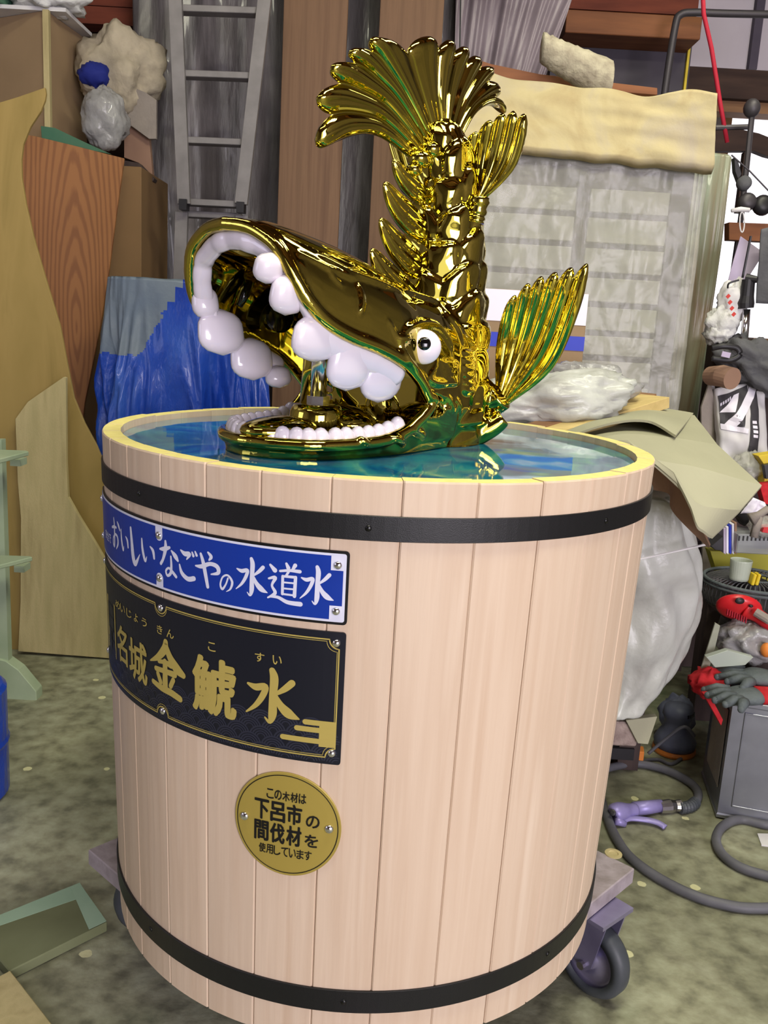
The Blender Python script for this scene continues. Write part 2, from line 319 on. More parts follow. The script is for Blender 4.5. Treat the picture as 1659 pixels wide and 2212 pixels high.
# ------------------------------------------------------------------ the tub
def Rz(z): return .45 + .0296*(z-ZR)
def con(theta, z, off=0):
    r = Rz(z)+off; return Vector((TX+r*math.sin(theta), TY-r*math.cos(theta), z))
ZB = ZR-.8147
tub = thing('wooden_tub', 'large round tub of pale wooden staves with two black hoops and three signs', 'tub', (TX, TY, ZB))
ths = [-59.86, -50.44, -39.22, -28.59, -18.18, -6.58, 4.53, 16.68, 28.58, 39.62, 50.75, 57.6, 66.0, 76.5]
rest = 360-(ths[-1]-ths[0]); k = 20
ths += [ths[13]+rest*(i+1)/k for i in range(k-1)]
T = .0275
for i, a0 in enumerate(ths):
    a1 = ths[i+1] if i+1 < len(ths) else ths[0]+360
    a0, a1 = math.radians(a0), math.radians(a1); g = .0003/.45; ch = .0020/.45; dz = random.uniform(-.0012, .0012)*(1 if i else 0); dr = random.uniform(-.0005, .0005)
    prof = [(a0+g, -.0020), (a0+g+ch, 0)] + [(a0+g+ch+(a1-a0-2*g-2*ch)*j/5, 0) for j in range(1, 5)] + [(a1-g-ch, 0), (a1-g, -.0020)]
    # flat faced staves: the outside is nearly a chord
    am = (a0+a1)/2
    b = MB(); rings = []
    for z, inset in ((ZB, 0), (ZR-.003+dz, 0), (ZR+dz-.0006, .0012)):
        ring = [con(a, z, o-inset+dr+.0) for a, o in prof] + [con(a, z, -T) for a in (a1-g, am, a0+g)]
        rings.append(ring)
    n = len(rings[0]); vs = [p for r in rings for p in r]
    b.add(vs, [(q*n+j, q*n+(j+1) % n, (q+1)*n+(j+1) % n, (q+1)*n+j) for q in range(2) for j in range(n)] + [list(range(n))[::-1]])
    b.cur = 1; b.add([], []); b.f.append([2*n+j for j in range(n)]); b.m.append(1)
    # only the top face carries the painted lamp yellow
    b.build('stave', [M['stave'], M['lit_endgrain']], tub, fix=False)
for zt, zb in ((ZR-.0453, ZR-.0771), (ZR-.7260, ZR-.7617)):
    b = MB(); rings = []
    for j in range(180):
        a = 2*math.pi*j/180; rings.append([con(a, zb, .0003), con(a, zb, .0026), con(a, zb+.0006, .0032), con(a, zt-.0006, .0032), con(a, zt, .0026), con(a, zt, .0003)])
    b.rings(rings, closed=True); hp = b.build('hoop', M['hoop'], tub, smooth=False)
    zc = (zt+zb)/2
    for deg in range(-45, 315, 45):
        a = math.radians(deg-.5); c = con(a, zc, .0026); nrm = Vector((math.sin(a), -math.cos(a), 0))
        b = MB(); b.lathe(c, [(.0042, 0), (.004, .0012), (.0026, .0022), (.0001, .0026)], 12, nrm); b.build('rivet', M['rivet'], hp, smooth=True)
b = MB(); b.lathe((TX, TY, ZB+.01), [(.395, 0), (.395, .02)], 64); b.build('bottom_board', M['stave'], tub)

# ---- sign helpers: a = arc length from the sign's centre line, z = below the rim
RS = .445
def on_tub(tc, a, z, off): return con(tc + a/RS, ZR+z, off)
def plate_mesh(tc, pts_fn, mat, name, parent, off=.0006, th=.002, nu=40): pass
def rect_plate(tc, a0, a1, z0, z1, off, th, mat, name, parent, r=.004, nu=48):
    """rounded rectangle bent round the tub"""
    b = MB(); cols = []
    st = [r*x_ for x_ in (0, .08, .2, .4, .65, 1)]; w_ = a1-a0
    us = [a0+x_ for x_ in st] + [a0+r+(w_-2*r)*i/nu for i in range(1, nu)] + [a1-x_ for x_ in st[::-1]]
    for a in us:
        d = min(a-a0, a1-a); q = 0 if d >= r else r-math.sqrt(max(0, r*r-(r-d)**2))
        cols.append([on_tub(tc, a, z0+q, off), on_tub(tc, a, z1-q, off), on_tub(tc, a, z1-q, off+th), on_tub(tc, a, z0+q, off+th)])
    # finer columns at the ends for the corners
    b.rings(cols); return b.build(name, mat, parent)
def flat_poly(tc, pts, off, b):
    n = len(b.v); b.v += [on_tub(tc, p[0], p[1], off) for p in pts]; b.f.append([n+i for i in range(len(pts))]); b.m.append(b.cur)
def ribbon(tc, pts, off, b, closed=False, sub=6):
    """brush stroke: pts (a, z, half width)"""
    P = [Vector(p) for p in pts]; n = len(P); S = []
    if n == 2: S = [P[0].lerp(P[1], i/5) for i in range(6)]
    else:
        for i in range(n if closed else n-1):
            p0 = P[(i-1) % n] if closed or i > 0 else P[0]; p1 = P[i]; p2 = P[(i+1) % n]; p3 = P[(i+2) % n] if closed or i+2 < n else P[-1]
            for j in range(sub):
                t = j/sub; S.append(.5*((2*p1)+(p2-p0)*t+(2*p0-5*p1+4*p2-p3)*t*t+(3*p1-p0-3*p2+p3)*t**3))
        if not closed: S.append(P[-1])
    Ls, Rs = [], []; m = len(S)
    for i, s in enumerate(S):
        A = S[(i-1) % m] if closed else S[max(i-1, 0)]; B = S[(i+1) % m] if closed else S[min(i+1, m-1)]
        t = Vector((B.x-A.x, B.y-A.y)); t = t.normalized() if t.length > 1e-9 else Vector((1, 0)); nn = Vector((-t.y, t.x))
        Ls.append((s.x+nn.x*s.z, s.y+nn.y*s.z)); Rs.append((s.x-nn.x*s.z, s.y-nn.y*s.z))
    base = len(b.v); b.v += [on_tub(tc, x, z, off) for x, z in Ls] + [on_tub(tc, x, z, off) for x, z in Rs]
    for i in range(m if closed else m-1): j = (i+1) % m; b.f.append([base+i, base+j, base+m+j, base+m+i]); b.m.append(b.cur)
    if not closed:
        for s, sg in ((S[0], -1), (S[-1], 1)):
            flat_poly(tc, [(s.x+math.cos(q)*s.z, s.y+math.sin(q)*s.z) for q in [2*math.pi*i/10 for i in range(10)]], off, b)
BR = {
 'mizu': [[(.50, 1, .045), (.54, .85, .062), (.52, .5, .055), (.52, .2, .062), (.47, .03, .03), (.38, .1, .012)], [(.05, .68, .02), (.2, .64, .05), (.38, .68, .045), (.33, .5, .045), (.2, .3, .035), (.02, .14, .012)], [(.86, .82, .05), (.74, .70, .045), (.56, .56, .02)], [(.54, .58, .03), (.66, .38, .055), (.82, .24, .07), (1, .17, .012)]],
 'kin': [[(.50, 1, .05), (.46, .86, .065), (.26, .66, .05), (0, .52, .012)], [(.50, .93, .05), (.62, .74, .065), (.80, .58, .08), (.97, .50, .05)], [(.28, .58, .03), (.45, .61, .035), (.64, .60, .05)], [(.18, .42, .04), (.45, .44, .04), (.74, .45, .05)], [(.47, .62, .05), (.46, .12, .06)], [(.24, .34, .04), (.32, .2, .045)], [(.70, .34, .04), (.62, .2, .04)], [(.08, .14, .04), (.35, .09, .05), (.62, .08, .055), (.88, .03, .05)]],
 'o': [[(.02, .66, .04), (.3, .72, .05), (.58, .74, .035)], [(.28, 1, .03), (.34, .82, .05), (.32, .4, .055), (.26, .1, .05), (.12, .16, .04), (.14, .34, .03), (.42, .5, .04), (.68, .46, .05), (.72, .26, .055), (.5, .05, .02)], [(.72, .94, .03), (.86, .84, .06), (.98, .72, .03)]],
 'i': [[(.10, .9, .04), (.14, .5, .07), (.30, .12, .06), (.42, .3, .012)], [(.66, .72, .03), (.84, .6, .07), (.9, .34, .05)]],
 'shi': [[(.12, 1, .06), (.2, .6, .09), (.3, .2, .11), (.52, .04, .09), (.98, .36, .015)]],
 'na': [[(.02, .74, .03), (.28, .78, .07), (.56, .86, .04)], [(.34, 1, .04), (.34, .8, .07), (.2, .5, .05), (.06, .34, .05)], [(.66, .78, .03), (.86, .66, .08), (.98, .56, .04)], [(.62, .62, .03), (.64, .38, .045), (.6, .16, .05), (.42, .06, .04), (.34, .18, .035), (.5, .28, .035), (.7, .2, .05), (.88, .1, .05)]],
 'go': [[(.08, .9, .03), (.3, .82, .08), (.56, .84, .07), (.4, .66, .02)], [(0, .44, .03), (.12, .2, .07), (.45, .06, .08), (.78, .12, .08)], [(.7, .92, .03), (.76, .82, .05)], [(.86, .96, .03), (.93, .86, .05)]],
 'ya': [[(0, .56, .025), (.25, .58, .06), (.6, .70, .055), (.88, .66, .065), (.92, .5, .055), (.64, .42, .02)], [(.22, .92, .04), (.32, .7, .06), (.42, .35, .06), (.5, .05, .05)], [(.52, 1, .03), (.64, .9, .055), (.56, .8, .025)]],
 'no': [[(.62, .78, .05), (.46, .4, .05), (.2, .1, .07), (.06, .36, .055), (.24, .8, .05), (.62, .94, .06), (.93, .62, .075), (.8, .2, .055), (.5, 0, .015)]],
 'michi': [[(.56, 1, .03), (.62, .9, .05)], [(.82, .98, .05), (.74, .86, .03)], [(.38, .80, .03), (.66, .84, .035), (.96, .84, .045)], [(.64, .82, .03), (.56, .7, .03)], [(.46, .68, .035), (.46, .24, .035)], [(.46, .68, .03), (.84, .69, .035)], [(.84, .69, .04), (.82, .22, .045)], [(.46, .53, .022), (.82, .54, .022)], [(.46, .38, .022), (.82, .39, .022)], [(.46, .24, .025), (.82, .24, .025)], [(.08, .92, .03), (.22, .8, .06)], [(.04, .58, .025), (.24, .62, .045), (.14, .42, .03), (.24, .24, .045), (.02, .1, .02)], [(.1, .14, .03), (.34, .14, .04), (.62, .05, .05), (1, .04, .06)]],
}
CH = {'parent': None, 'mat': None}
def brush(tc, key, a0, a1, z0, z1, off, b):
    if CH['parent']: b = MB()
    sx, sz = a1-a0, z1-z0; sw = (sx+sz)/2*CH.get('bold', 1.08)
    for st in BR[key]: ribbon(tc, [(a0+x*sx, z0+y*sz, w*sw) for x, y, w in st], off, b)
    if CH['parent']: b.build('character', CH['mat'], CH['parent'], fix=False)
def glyphs(tc, s, a0, a1, z0, z1, off, b, bold=0.0, spacing=1.0):
    if CH['parent'] and len(s) > 1:
        w_ = (a1-a0)/len(s)
        for i, c_ in enumerate(s): glyphs(tc, c_, a0+w_*(i+.04), a0+w_*(i+.96), z0, z1, off, b, bold)
        return
    if CH['parent']: b = MB()
    cu = bpy.data.curves.new('t', 'FONT'); cu.body = s; cu.resolution_u = 3; cu.space_character = spacing
    o = bpy.data.objects.new('t', cu); C.objects.link(o); dg = bpy.context.evaluated_depsgraph_get(); me = bpy.data.meshes.new_from_object(o.evaluated_get(dg))
    xs = [v.co.x for v in me.vertices]; ys = [v.co.y for v in me.vertices]; x0, x1, y0, y1 = min(xs), max(xs), min(ys), max(ys)
    d = bold*(z1-z0)
    for i, (dx, dz) in enumerate(((0, 0), (d, 0), (-d, 0), (0, d), (0, -d), (d*.7, d*.7), (-d*.7, -d*.7), (d*.7, -d*.7), (-d*.7, d*.7))):
        if i and not bold: break
        n = len(b.v); b.v += [on_tub(tc, a0+d+dx+(v.co.x-x0)/(x1-x0)*(a1-a0-2*d), z0+d+dz+(v.co.y-y0)/(y1-y0)*(z1-z0-2*d), off+i*.00003) for v in me.vertices]
        for p in me.polygons: b.f.append([n+i_ for i_ in p.vertices]); b.m.append(b.cur)
    bpy.data.objects.remove(o); bpy.data.meshes.remove(me); bpy.data.curves.remove(cu)
    if CH['parent']: b.build('character', CH['mat'], CH['parent'], fix=False)
def screw(tc, a, z, off, parent, r=.0052):
    c = on_tub(tc, a, z, off); t = tc+a/RS; nrm = Vector((math.sin(t), -math.cos(t), 0))
    b = MB(); b.lathe(c, [(r*1.05, 0), (r, .0012), (r*.75, .0028), (r*.3, .0036), (.0001, .0038)], 18, nrm)
    o = b.build('screw', M['chrome'], parent, smooth=True)
TC = math.radians(-39.4)
# blue sign
sg = rect_plate(TC, -.2815, .2815, -.1885, -.0925, .0004, .0022, M['sign_edge'], 'sign', tub, .005); sg['label'] = 'blue sign with white brush lettering'
rect_plate(TC, -.2780, .2780, -.1850, -.0960, .0027, .0003, M['white_print'], 'white_border', sg, .003)
rect_plate(TC, -.2745, .2745, -.1818, -.0990, .0031, .0003, M['blue'], 'blue_field', sg, .0025)
b = MB()
OB = .0036
for a in (-.2675, 0, .2675):
    for z in (-.1105, -.1705):
        if a: pts = [(a-.0085, -.0985 if z > -.14 else -.1825), (a+.0085, -.0985 if z > -.14 else -.1825), (a+.0085, z+(-.007 if z > -.14 else .007)), (a-.0085, z+(-.007 if z > -.14 else .007))]
        else:
            e = -.0985 if z > -.14 else -.1825; sg_ = 1 if z > -.14 else -1
            pts = [(a-.0075, e), (a+.0075, e)] + [(a+.0075*math.cos(q), z-sg_*.0075*math.sin(q)) for q in [math.pi*j/8 for j in range(9)]]
        flat_poly(TC, pts, OB, b)
for q_ in range(0): pass
b.build('screw_patches', M['white_print'], sg, fix=False)['kind'] = 'stuff'
CH.update(parent=sg, mat=M['white_print'])
for key, a0, a1, z0, z1 in (('o', -.149, -.111, -.161, -.114), ('i', -.110, -.080, -.158, -.121), ('shi', -.076, -.047, -.166, -.115), ('i', -.045, -.008, -.158, -.120), ('na', .001, .0385, -.166, -.116), ('go', .041, .074, -.162, -.118), ('ya', .070, .110, -.166, -.117), ('no', .109, .1295, -.1645, -.141), ('mizu', .133, .178, -.165, -.115), ('michi', .178, .222, -.168, -.115), ('mizu', .2205, .2635, -.165, -.115)):
    brush(TC, key, a0, a1, z0, z1, OB, b)
glyphs(TC, '安全で', -.2, -.157, -.158, -.144, OB, b, .01)
CH['parent'] = None
for a in (-.2675, 0, .2675):
    for z in (-.1105, -.1705): screw(TC, a, z, .0036, sg)
# black sign
sk = rect_plate(TC, -.2815, .2815, -.3815, -.1985, .0004, .0024, M['sign_black'], 'sign', tub, .004); sk['label'] = 'black sign with gold brush lettering'
b = MB(); OW = .0031
rndw = random.Random(3)
for row in range(5):
    for cidx in range(-8, 9):
        ca = cidx*.0345+(row % 2)*.01725; cz = -.3795+row*.0115; cz2 = cz
        top = -.318 - .012*math.sin(cidx*1.3+row)
        if cz2+.016 > top+.012: continue
        for rr_, w in ((.0165, .0012), (.0128, .0011), (.0092, .0010), (.0056, .0009)):
            pts = []
            for q in range(9):
                an = math.pi*(.08+.84*q/8); x = ca+rr_*math.cos(an); z = cz2+rr_*.9*math.sin(an)
                if abs(x) < .279 and z > -.3805: pts.append((x, z, w))
            if len(pts) > 2: ribbon(TC, pts, OW-.00002*row, b, sub=2)
b.build('wave_pattern', M['wave'], sk, fix=False)['kind'] = 'stuff'
b = MB(); OG = .0034
def border(a1, zt, zb, w, notch, r):
    pts = []
    def arc(ca, cz, q0, q1, n=8):
        return [(ca+r*math.cos(math.radians(q0+(q1-q0)*j/n)), cz+r*math.sin(math.radians(q0+(q1-q0)*j/n)), w) for j in range(n+1)]
    zs_ = (-.2142, -.3650)
    P = []
    P += [(-a1+notch, zt, w), (-r-.0005, zt, w)] + arc(0, zs_[0], 200-0, 340) if False else []
    seq = []
    # walk clockwise from the top left
    top = [(-a1+r, zt), (-r, zt)]; seq += [(x, z, w) for x, z in top]; seq += arc(0, zt+.000, 180, 360)
    seq += [(r, zt, w), (a1-r, zt, w)]; seq += arc(a1, zt, 180, 270); seq += [(a1, zt-r, w), (a1, zb+r, w)]
    seq += arc(a1, zb, 90, 180); seq += [(a1-r, zb, w), (r, zb, w)]; seq += arc(0, zb, 0, 180)
    seq += [(-r, zb, w), (-a1+r, zb, w)]; seq += arc(-a1, zb, 0, 90); seq += [(-a1, zb+r, w), (-a1, zt-r, w)]; seq += arc(-a1, zt, 270, 360)
    cl = [seq[0]]
    for s in seq[1:]:
        if abs(s[0]-cl[-1][0])+abs(s[1]-cl[-1][1]) > .0006: cl.append(s)
    dense = []
    for i in range(len(cl)):
        p, q = cl[i], cl[(i+1) % len(cl)]; L = math.hypot(p[0]-q[0], p[1]-q[1]); n = max(1, int(L/.006))
        for j in range(n): dense.append((p[0]+(q[0]-p[0])*j/n, p[1]+(q[1]-p[1])*j/n, w))
    ribbon(TC, dense, OG, b, closed=True, sub=1)
border(.2735, -.2085, -.3715, .0009, 0, .0125)
border(.2712, -.2112, -.3688, .0004, 0, .0135)
for z0, z1, a0 in ((-.3285, -.3210, .2290), (-.3385, -.3310, .2180), (-.3540, -.3465, .1990)):
    e = .2735; ribbon(TC, [(a0+.004, (z0+z1)/2, (z1-z0)/2*.98), (.245, (z0+z1)/2, (z1-z0)/2*.98), (e-.004, (z0+z1)/2, (z1-z0)/2*.98)] if z1-z0 < .01 else [(.258, (z0+z1)/2, (z1-z0)/2), (.268, (z0+z1)/2, (z1-z0)/2)], OG, b)
flat_poly(TC, [(.2520, -.3575), (.2735, -.3575), (.2735, -.3212), (.2520, -.3212)], OG, b)
flat_poly(TC, [(-.219, -.3385), (-.151, -.3385), (-.151, -.2520), (-.219, -.2520)], OG, b)
b.build('gold_border', M['gold_print'], sk, fix=False)['kind'] = 'stuff'
CH.update(parent=sk, mat=M['gold_print'])
CH['bold'] = 1.28
brush(TC, 'kin', -.027, .047, -.338, -.260, OG, b); brush(TC, 'mizu', .149, .2245, -.335, -.2605, OG, b)
glyphs(TC, '鯱', .062, .136, -.343, -.260, OG, b, .03)
glyphs(TC, '名', -.143, -.098, -.333, -.274, OG, b, .02); glyphs(TC, '城', -.092, -.036, -.342, -.279, OG, b, .02)
for ch, a0, a1 in (('め', -.145, -.1225), ('い', -.1215, -.1025), ('じ', -.0965, -.079), ('ょ', -.071, -.059), ('う', -.048, -.034), ('き', -.009, .0035), ('ん', .0125, .0275), ('こ', .090, .1025), ('す', .162, .1755), ('い', .187, .1995)):
    glyphs(TC, ch, a0, a1, -.2515, -.2390, OG, b, .012)
CH['parent'] = None
b = MB()
for a0, a1, z0, z1 in ((-.205, -.165, -.262, -.259), (-.205, -.201, -.30, -.262), (-.169, -.165, -.30, -.262), (-.205, -.165, -.282, -.279), (-.205, -.165, -.301, -.298), (-.19, -.18, -.33, -.302), (-.205, -.165, -.318, -.315)):
    flat_poly(TC, [(a0, z0), (a1, z0), (a1, z1), (a0, z1)], OG+.0003, b)
b.build('stamp_print', M['sign_black'], sk, fix=False)['kind'] = 'stuff'
for a in (-.2695, 0, .2695):
    for z in (-.2130, -.3655): screw(TC, a, z, .0028, sk)
# round plate
TR = math.radians(-12.3); CZ = -.4785; RR = .0765
b = MB(); top, bot = [], []
def disc(r, off, n=64): return [on_tub(TR, r*math.cos(2*math.pi*i/n), CZ+r*math.sin(2*math.pi*i/n), off) for i in range(n)]
rgs = [disc(RR, .0004), disc(RR, .0020), disc(RR-.0006, .0024)]
for q in (.8, .6, .4, .2, .02): rgs.append(disc(RR*q, .0024))
b.rings(rgs, caps=True); rp = b.build('round_sign', M['gold_soft'], tub); rp['label'] = 'round gold plate with black lettering'
b = MB(); n = 72; ribbon(TR, [(.0722*math.cos(2*math.pi*i/n), CZ+.0722*math.sin(2*math.pi*i/n), .0006) for i in range(n)], .0030, b, closed=True, sub=1)
b.build('black_ring', M['black_print'], rp, fix=False)
CH.update(parent=rp, mat=M['black_print'])
glyphs(TR, 'この木材は', -.029, .028, -.4435, -.4290, .003, b, .018)
glyphs(TR, '下呂市', -.047, .0235, -.4765, -.4465, .003, b, .028); glyphs(TR, 'の', .028, .047, -.4775, -.459, .003, b, .022)
glyphs(TR, '間伐材', -.047, .0235, -.5085, -.4785, .003, b, .028); glyphs(TR, 'を', .027, .046, -.5065, -.4875, .003, b, .022)
glyphs(TR, '使用しています', -.039, .038, -.5265, -.5125, .003, b, .014)
CH['parent'] = None
for a, z in ((-.0615, CZ-.0005), (.0600, CZ+.0025)): screw(TR, a, z, .0026, rp, .006)

# ------------------------------------------------------------------ water
b = MB(); b.lathe((TX, TY, ZR-.062), [(.4195, 0), (.4210, .050)], 96); wo = b.build('water', M['water'], smooth=False)
tag(wo, 'glossy swirled blue and turquoise water filling the wooden tub', 'water')

# ------------------------------------------------------------------ the golden fish
FV = Vector((math.sin(TC), -math.cos(TC), 0)); SV = Vector((math.cos(TC), math.sin(TC), 0)); C0 = Vector((TX, TY, ZR))
def fs(f, s, u): return C0 + FV*f + SV*s + Vector((0, 0, u))
def onS(x, y, s):
    r = ray(x, y); t = (s-(CAM-C0).dot(SV))/r.dot(SV); P = CAM+r*t-C0; return P.dot(FV), P.z
def onF(x, y, f):
    r = ray(x, y); t = (f-(CAM-C0).dot(FV))/r.dot(FV); P = CAM+r*t-C0; return P.dot(SV), P.z
fish = thing('golden_fish_statue', 'chrome gold open-mouthed dolphin-fish roof ornament statue standing in the tub', 'statue', fs(-.05, 0, -.012))

def interp(tab, x):
    if x >= tab[0][0]: return tab[0][1:]
    for p, q in zip(tab, tab[1:]):
        if p[0] >= x >= q[0]:
            t = (p[0]-x)/(p[0]-q[0]+1e-12); return tuple(a+(c-a)*t for a, c in zip(p[1:], q[1:]))
    return tab[-1][1:]
UPW = [(.3455, .004, .303), (.342, .032, .300), (.338, .055, .293), (.332, .085, .275), (.325, .100, .252), (.314, .111, .226), (.298, .120, .202), (.270, .126, .180), (.225, .130, .163), (.175, .136, .150), (.12, .139, .130), (.08, .138, .105), (.055, .135, .083), (.0, .128, .075), (-.06, .118, .07)]
TOPU = [(.3455, .3055), (.335, .311), (.31, .313), (.285, .311), (.232, .303), (.175, .292), (.113, .275), (.046, .258), (-.038, .240), (-.1, .222), (-.2, .19)]
LOW = [(.31, .004, .010), (.306, .025, .010), (.296, .05, .010), (.280, .073, .010), (.255, .098, .010), (.20, .117, .011), (.15, .124, .013), (.12, .127, .018), (.09, .130, .028), (.068, .133, .042), (.055, .135, .052), (-.06, .12, .06)]
def catmull(P, sub=6):
    P = [Vector(p) for p in P]; out = []
    for i in range(len(P)-1):
        p0 = P[max(i-1, 0)]; p1 = P[i]; p2 = P[i+1]; p3 = P[min(i+2, len(P)-1)]
        for j in range(sub): t = j/sub; out.append(.5*((2*p1)+(p2-p0)*t+(2*p0-5*p1+4*p2-p3)*t*t+(3*p1-p0-3*p2+p3)*t**3))
    out.append(P[-1]); return out
body = MB()
# upper jaw shell
stF = [.3455, .343, .339, .333, .325, .315, .30, .28, .255, .225, .19, .155, .12, .09, .06, .03, 0, -.03, -.06]
NP = 28
def arch(f, inset):
    w, lu = interp(UPW, f); tu = interp(TOPU, f)[0]; w = max(w-inset, .002); tu2 = tu-inset*1.15
    out = []
    for j in range(NP+1):
        ph = math.pi*j/NP; c, s_ = math.cos(ph), math.sin(ph)
        s = w*math.copysign(abs(c)**.8, c); u = lu+(max(tu2-lu, .001))*s_**.85
        # soft central ridge and brow hollows
        out.append(fs(f - (0 if inset == 0 else .0), s, u))
    return out
rings = [arch(f, 0) + arch(f if f < .33 else f-.006, .012)[::-1] for f in stF]
body.rings(rings)
# back of the head
def full(f, kx=1, dn=-.06):
    w, lu = interp(UPW, f); tu = interp(TOPU, f)[0]; mid = .085; out = []
    for j in range(40):
        ph = 2*math.pi*j/40; c, s_ = math.cos(ph), math.sin(ph)
        out.append(fs(f, w*kx*math.copysign(abs(c)**.8, c), mid+((tu-.002-mid) if s_ > 0 else (mid-dn))*math.copysign(abs(s_)**.85, s_)))
    return out
body.rings([full(f, k) for f, k in ((.0, .92), (-.03, 1), (-.06, 1), (-.09, .98), (-.12, .92), (-.15, .84), (-.18, .70), (-.2, .5))])
# lower jaw trough
def low(f):
    w, lu = interp(LOW, f); out = []
    for j in range(25):
        q = -1+2*j/24; out.append(fs(f, w*q, -.004+(lu+.004)*abs(q)**7 if f < .3 else lu))
    for j in range(1, 24):
        q = 1-2*j/24; out.append(fs(f, w*q, -.055*math.sqrt(max(0, 1-q*q))**.7 + lu*abs(q)**6))
    return out
body.rings([low(f) for f in (.31, .308, .303, .296, .285, .27, .25, .22, .18, .14, .11, .09, .07, .05, .02, -.02, -.06)])
# rolled lip, one loop round the mouth
half = [fs(f, w, u) for f, w, u in UPW[1:13]] + [fs(.043, .136, .068)] + [fs(f, w, u) for f, w, u in LOW[::-1][1:11]]
halfm = [fs(f, -w, u) for f, w, u in UPW[1:13]] + [fs(.043, -.136, .068)] + [fs(f, -w, u) for f, w, u in LOW[::-1][1:11]]
loop = [fs(.3465, 0, .303)] + half + [fs(.312, 0, .010)] + halfm[::-1] + [fs(.3465, 0, .303)]
lp = catmull(loop, 5)
body.tube(lp, [(.0095 if True else .008)]*len(lp), 12)
# column of the body
COL = [(-.06, -.10, .115, .115), (0, -.11, .118, .112), (.05, -.118, .115, .106), (.10, -.128, .105, .098), (.15, -.136, .092, .088), (.20, -.143, .079, .078), (.25, -.147, .070, .070), (.30, -.148, .064, .065), (.35, -.146, .058, .059), (.40, -.140, .052, .053), (.45, -.131, .045, .046), (.49, -.124, .038, .038), (.512, -.120, .028, .026), (.525, -.118, .010, .009)]
def colv(u):
    for p, q in zip(COL, COL[1:]):
        if p[0] <= u <= q[0]: t = (u-p[0])/(q[0]-p[0]); return [p[i]+(q[i]-p[i])*t for i in (1, 2, 3)]
    return COL[-1][1:]
def scale_h(a, u):
    best = 0; hrow = .050; na = 6
    v = (u+.016*math.sin(a+1.1)+.009*math.sin(3*a))/hrow; r0 = math.floor(v)
    for row in (r0-1, r0, r0+1):
        x = a/(2*math.pi)*na+(row % 2)*.5+.13*math.sin(row*2.1); ax = x-math.floor(x)-.5; q = v-row
        k = 1-(ax/.56)**2-((q-.45)/(.85 if q < .45 else .52))**2
        if k > 0: best = max(best, (k**.5)*(.62+.38*q)*.0155)
    return best + .003*noise.noise(Vector((math.cos(a)*3, math.sin(a)*3, u*40)))
NC = 110; rings = []
for i in range(190):
    u = -.06+.585*i/189; cf, rf, rs = colv(u); ring = []
    for j in range(NC):
        a = 2*math.pi*j/NC; k_ = 1 if u > .02 else 0; h = scale_h(a, u)*min(1, rs/.05)*k_
        ring.append(fs(cf+(rf+h)*math.cos(a), (rs+h)*math.sin(a), u+h*.5))
    rings.append(ring)
body.rings(rings)
# ray hits on a coarse head, used to seat the eye, the brow and the ridges
coarse = BVHTree.FromPolygons([v.copy() for v in body.v], [list(f) for f in body.f])
def hit(x, y):
    r = ray(x, y).normalized(); h = coarse.ray_cast(CAM, r); 
    return (h[0], h[1]) if h[0] else (CAM+r*1.5, -r)
def ridge(pts, r, lift=.0, mirror=True):
    P = catmull([hit(*p)[0] for p in pts], 5); N = len(P)
    rr = [r*(.35+.65*math.sin(math.pi*min(1, max(0, i/(N-1))))**.5) for i in range(N)]
    body.tube(P, rr, 10)
    if mirror:
        Q = [p - SV*(2*(p-C0).dot(SV)) for p in P]; body.tube(Q, rr, 10)
ridge([(868, 722), (885, 708), (912, 700), (942, 706), (962, 728), (978, 752)], .0085)
ridge([(858, 728), (872, 733), (885, 730)], .0075)
ridge([(640, 545), (700, 575), (735, 590), (775, 605)], .005)
ridge([(690, 552), (760, 590), (820, 612), (868, 632)], .006)
ridge([(700, 570), (715, 592), (742, 620)], .0035)
ridge([(772, 612), (782, 645), (779, 680)], .0055)
ridge([(872, 628), (905, 640), (940, 655), (965, 682), (990, 715), (1000, 745)], .0075)
ridge([(838, 690), (865, 745), (890, 785), (925, 822)], .005)
ridge([(945, 775), (935, 800), (925, 818), (950, 828), (985, 822)], .006)
for k_ in range(5): ridge([(952+k_*3, 785+k_*11), (970+k_*2, 783+k_*11), (990, 790+k_*9)], .0042)
for k_ in range(6): ridge([(998, 760+k_*16), (1012, 764+k_*16), (1026, 760+k_*16)], .006, mirror=False)
for k_ in range(4): ridge([(935+k_*16, 846+k_*5), (943+k_*16, 862+k_*4), (954+k_*14, 882+k_*3)], .0042)
for x_, y_ in ((785, 952), (862, 950), (905, 935)): ridge([(x_-14, y_-6), (x_, y_), (x_+12, y_+10)], .006)
# shoulder that carries the pectoral fin
for sgn in (1, -1):
    sh = [fs(-.15, sgn*.05, .10), fs(-.17, sgn*.075, .075), fs(-.185, sgn*.098, .062), fs(-.19, sgn*.115, .072)]
    body.tube(catmull(sh, 4), .026, 14)
    sh = [fs(-.15, sgn*.09, .0), fs(-.17, sgn*.115, .02), fs(-.18, sgn*.128, .035)]
    body.tube(catmull(sh, 4), [.022-.0008*i for i in range(9)], 12)
raw = body.build('raw', M['gold'], fix=True)
md = raw.modifiers.new('r', 'REMESH'); md.mode = 'VOXEL'; md.voxel_size = .0026; md.use_smooth_shade = True
ms = raw.modifiers.new('s', 'SMOOTH'); ms.factor = .5; ms.iterations = 7
dg = bpy.context.evaluated_depsgraph_get(); bme = bpy.data.meshes.new_from_object(raw.evaluated_get(dg))
for v_ in bme.vertices:
    zt_ = ZR-.0115-raw.location.z
    if v_.co.z < zt_: v_.co.z = zt_+(v_.co.z-zt_)*.002
bme.transform(Matrix.Translation(Vector(raw.location)-Vector(fish.location))); bpy.data.objects.remove(raw)
bme.materials.clear(); bme.materials.append(M['gold']); bme.shade_smooth(); bme.name = 'body'
bo = bpy.data.objects.new('body', bme); C.objects.link(bo); bo.parent = fish

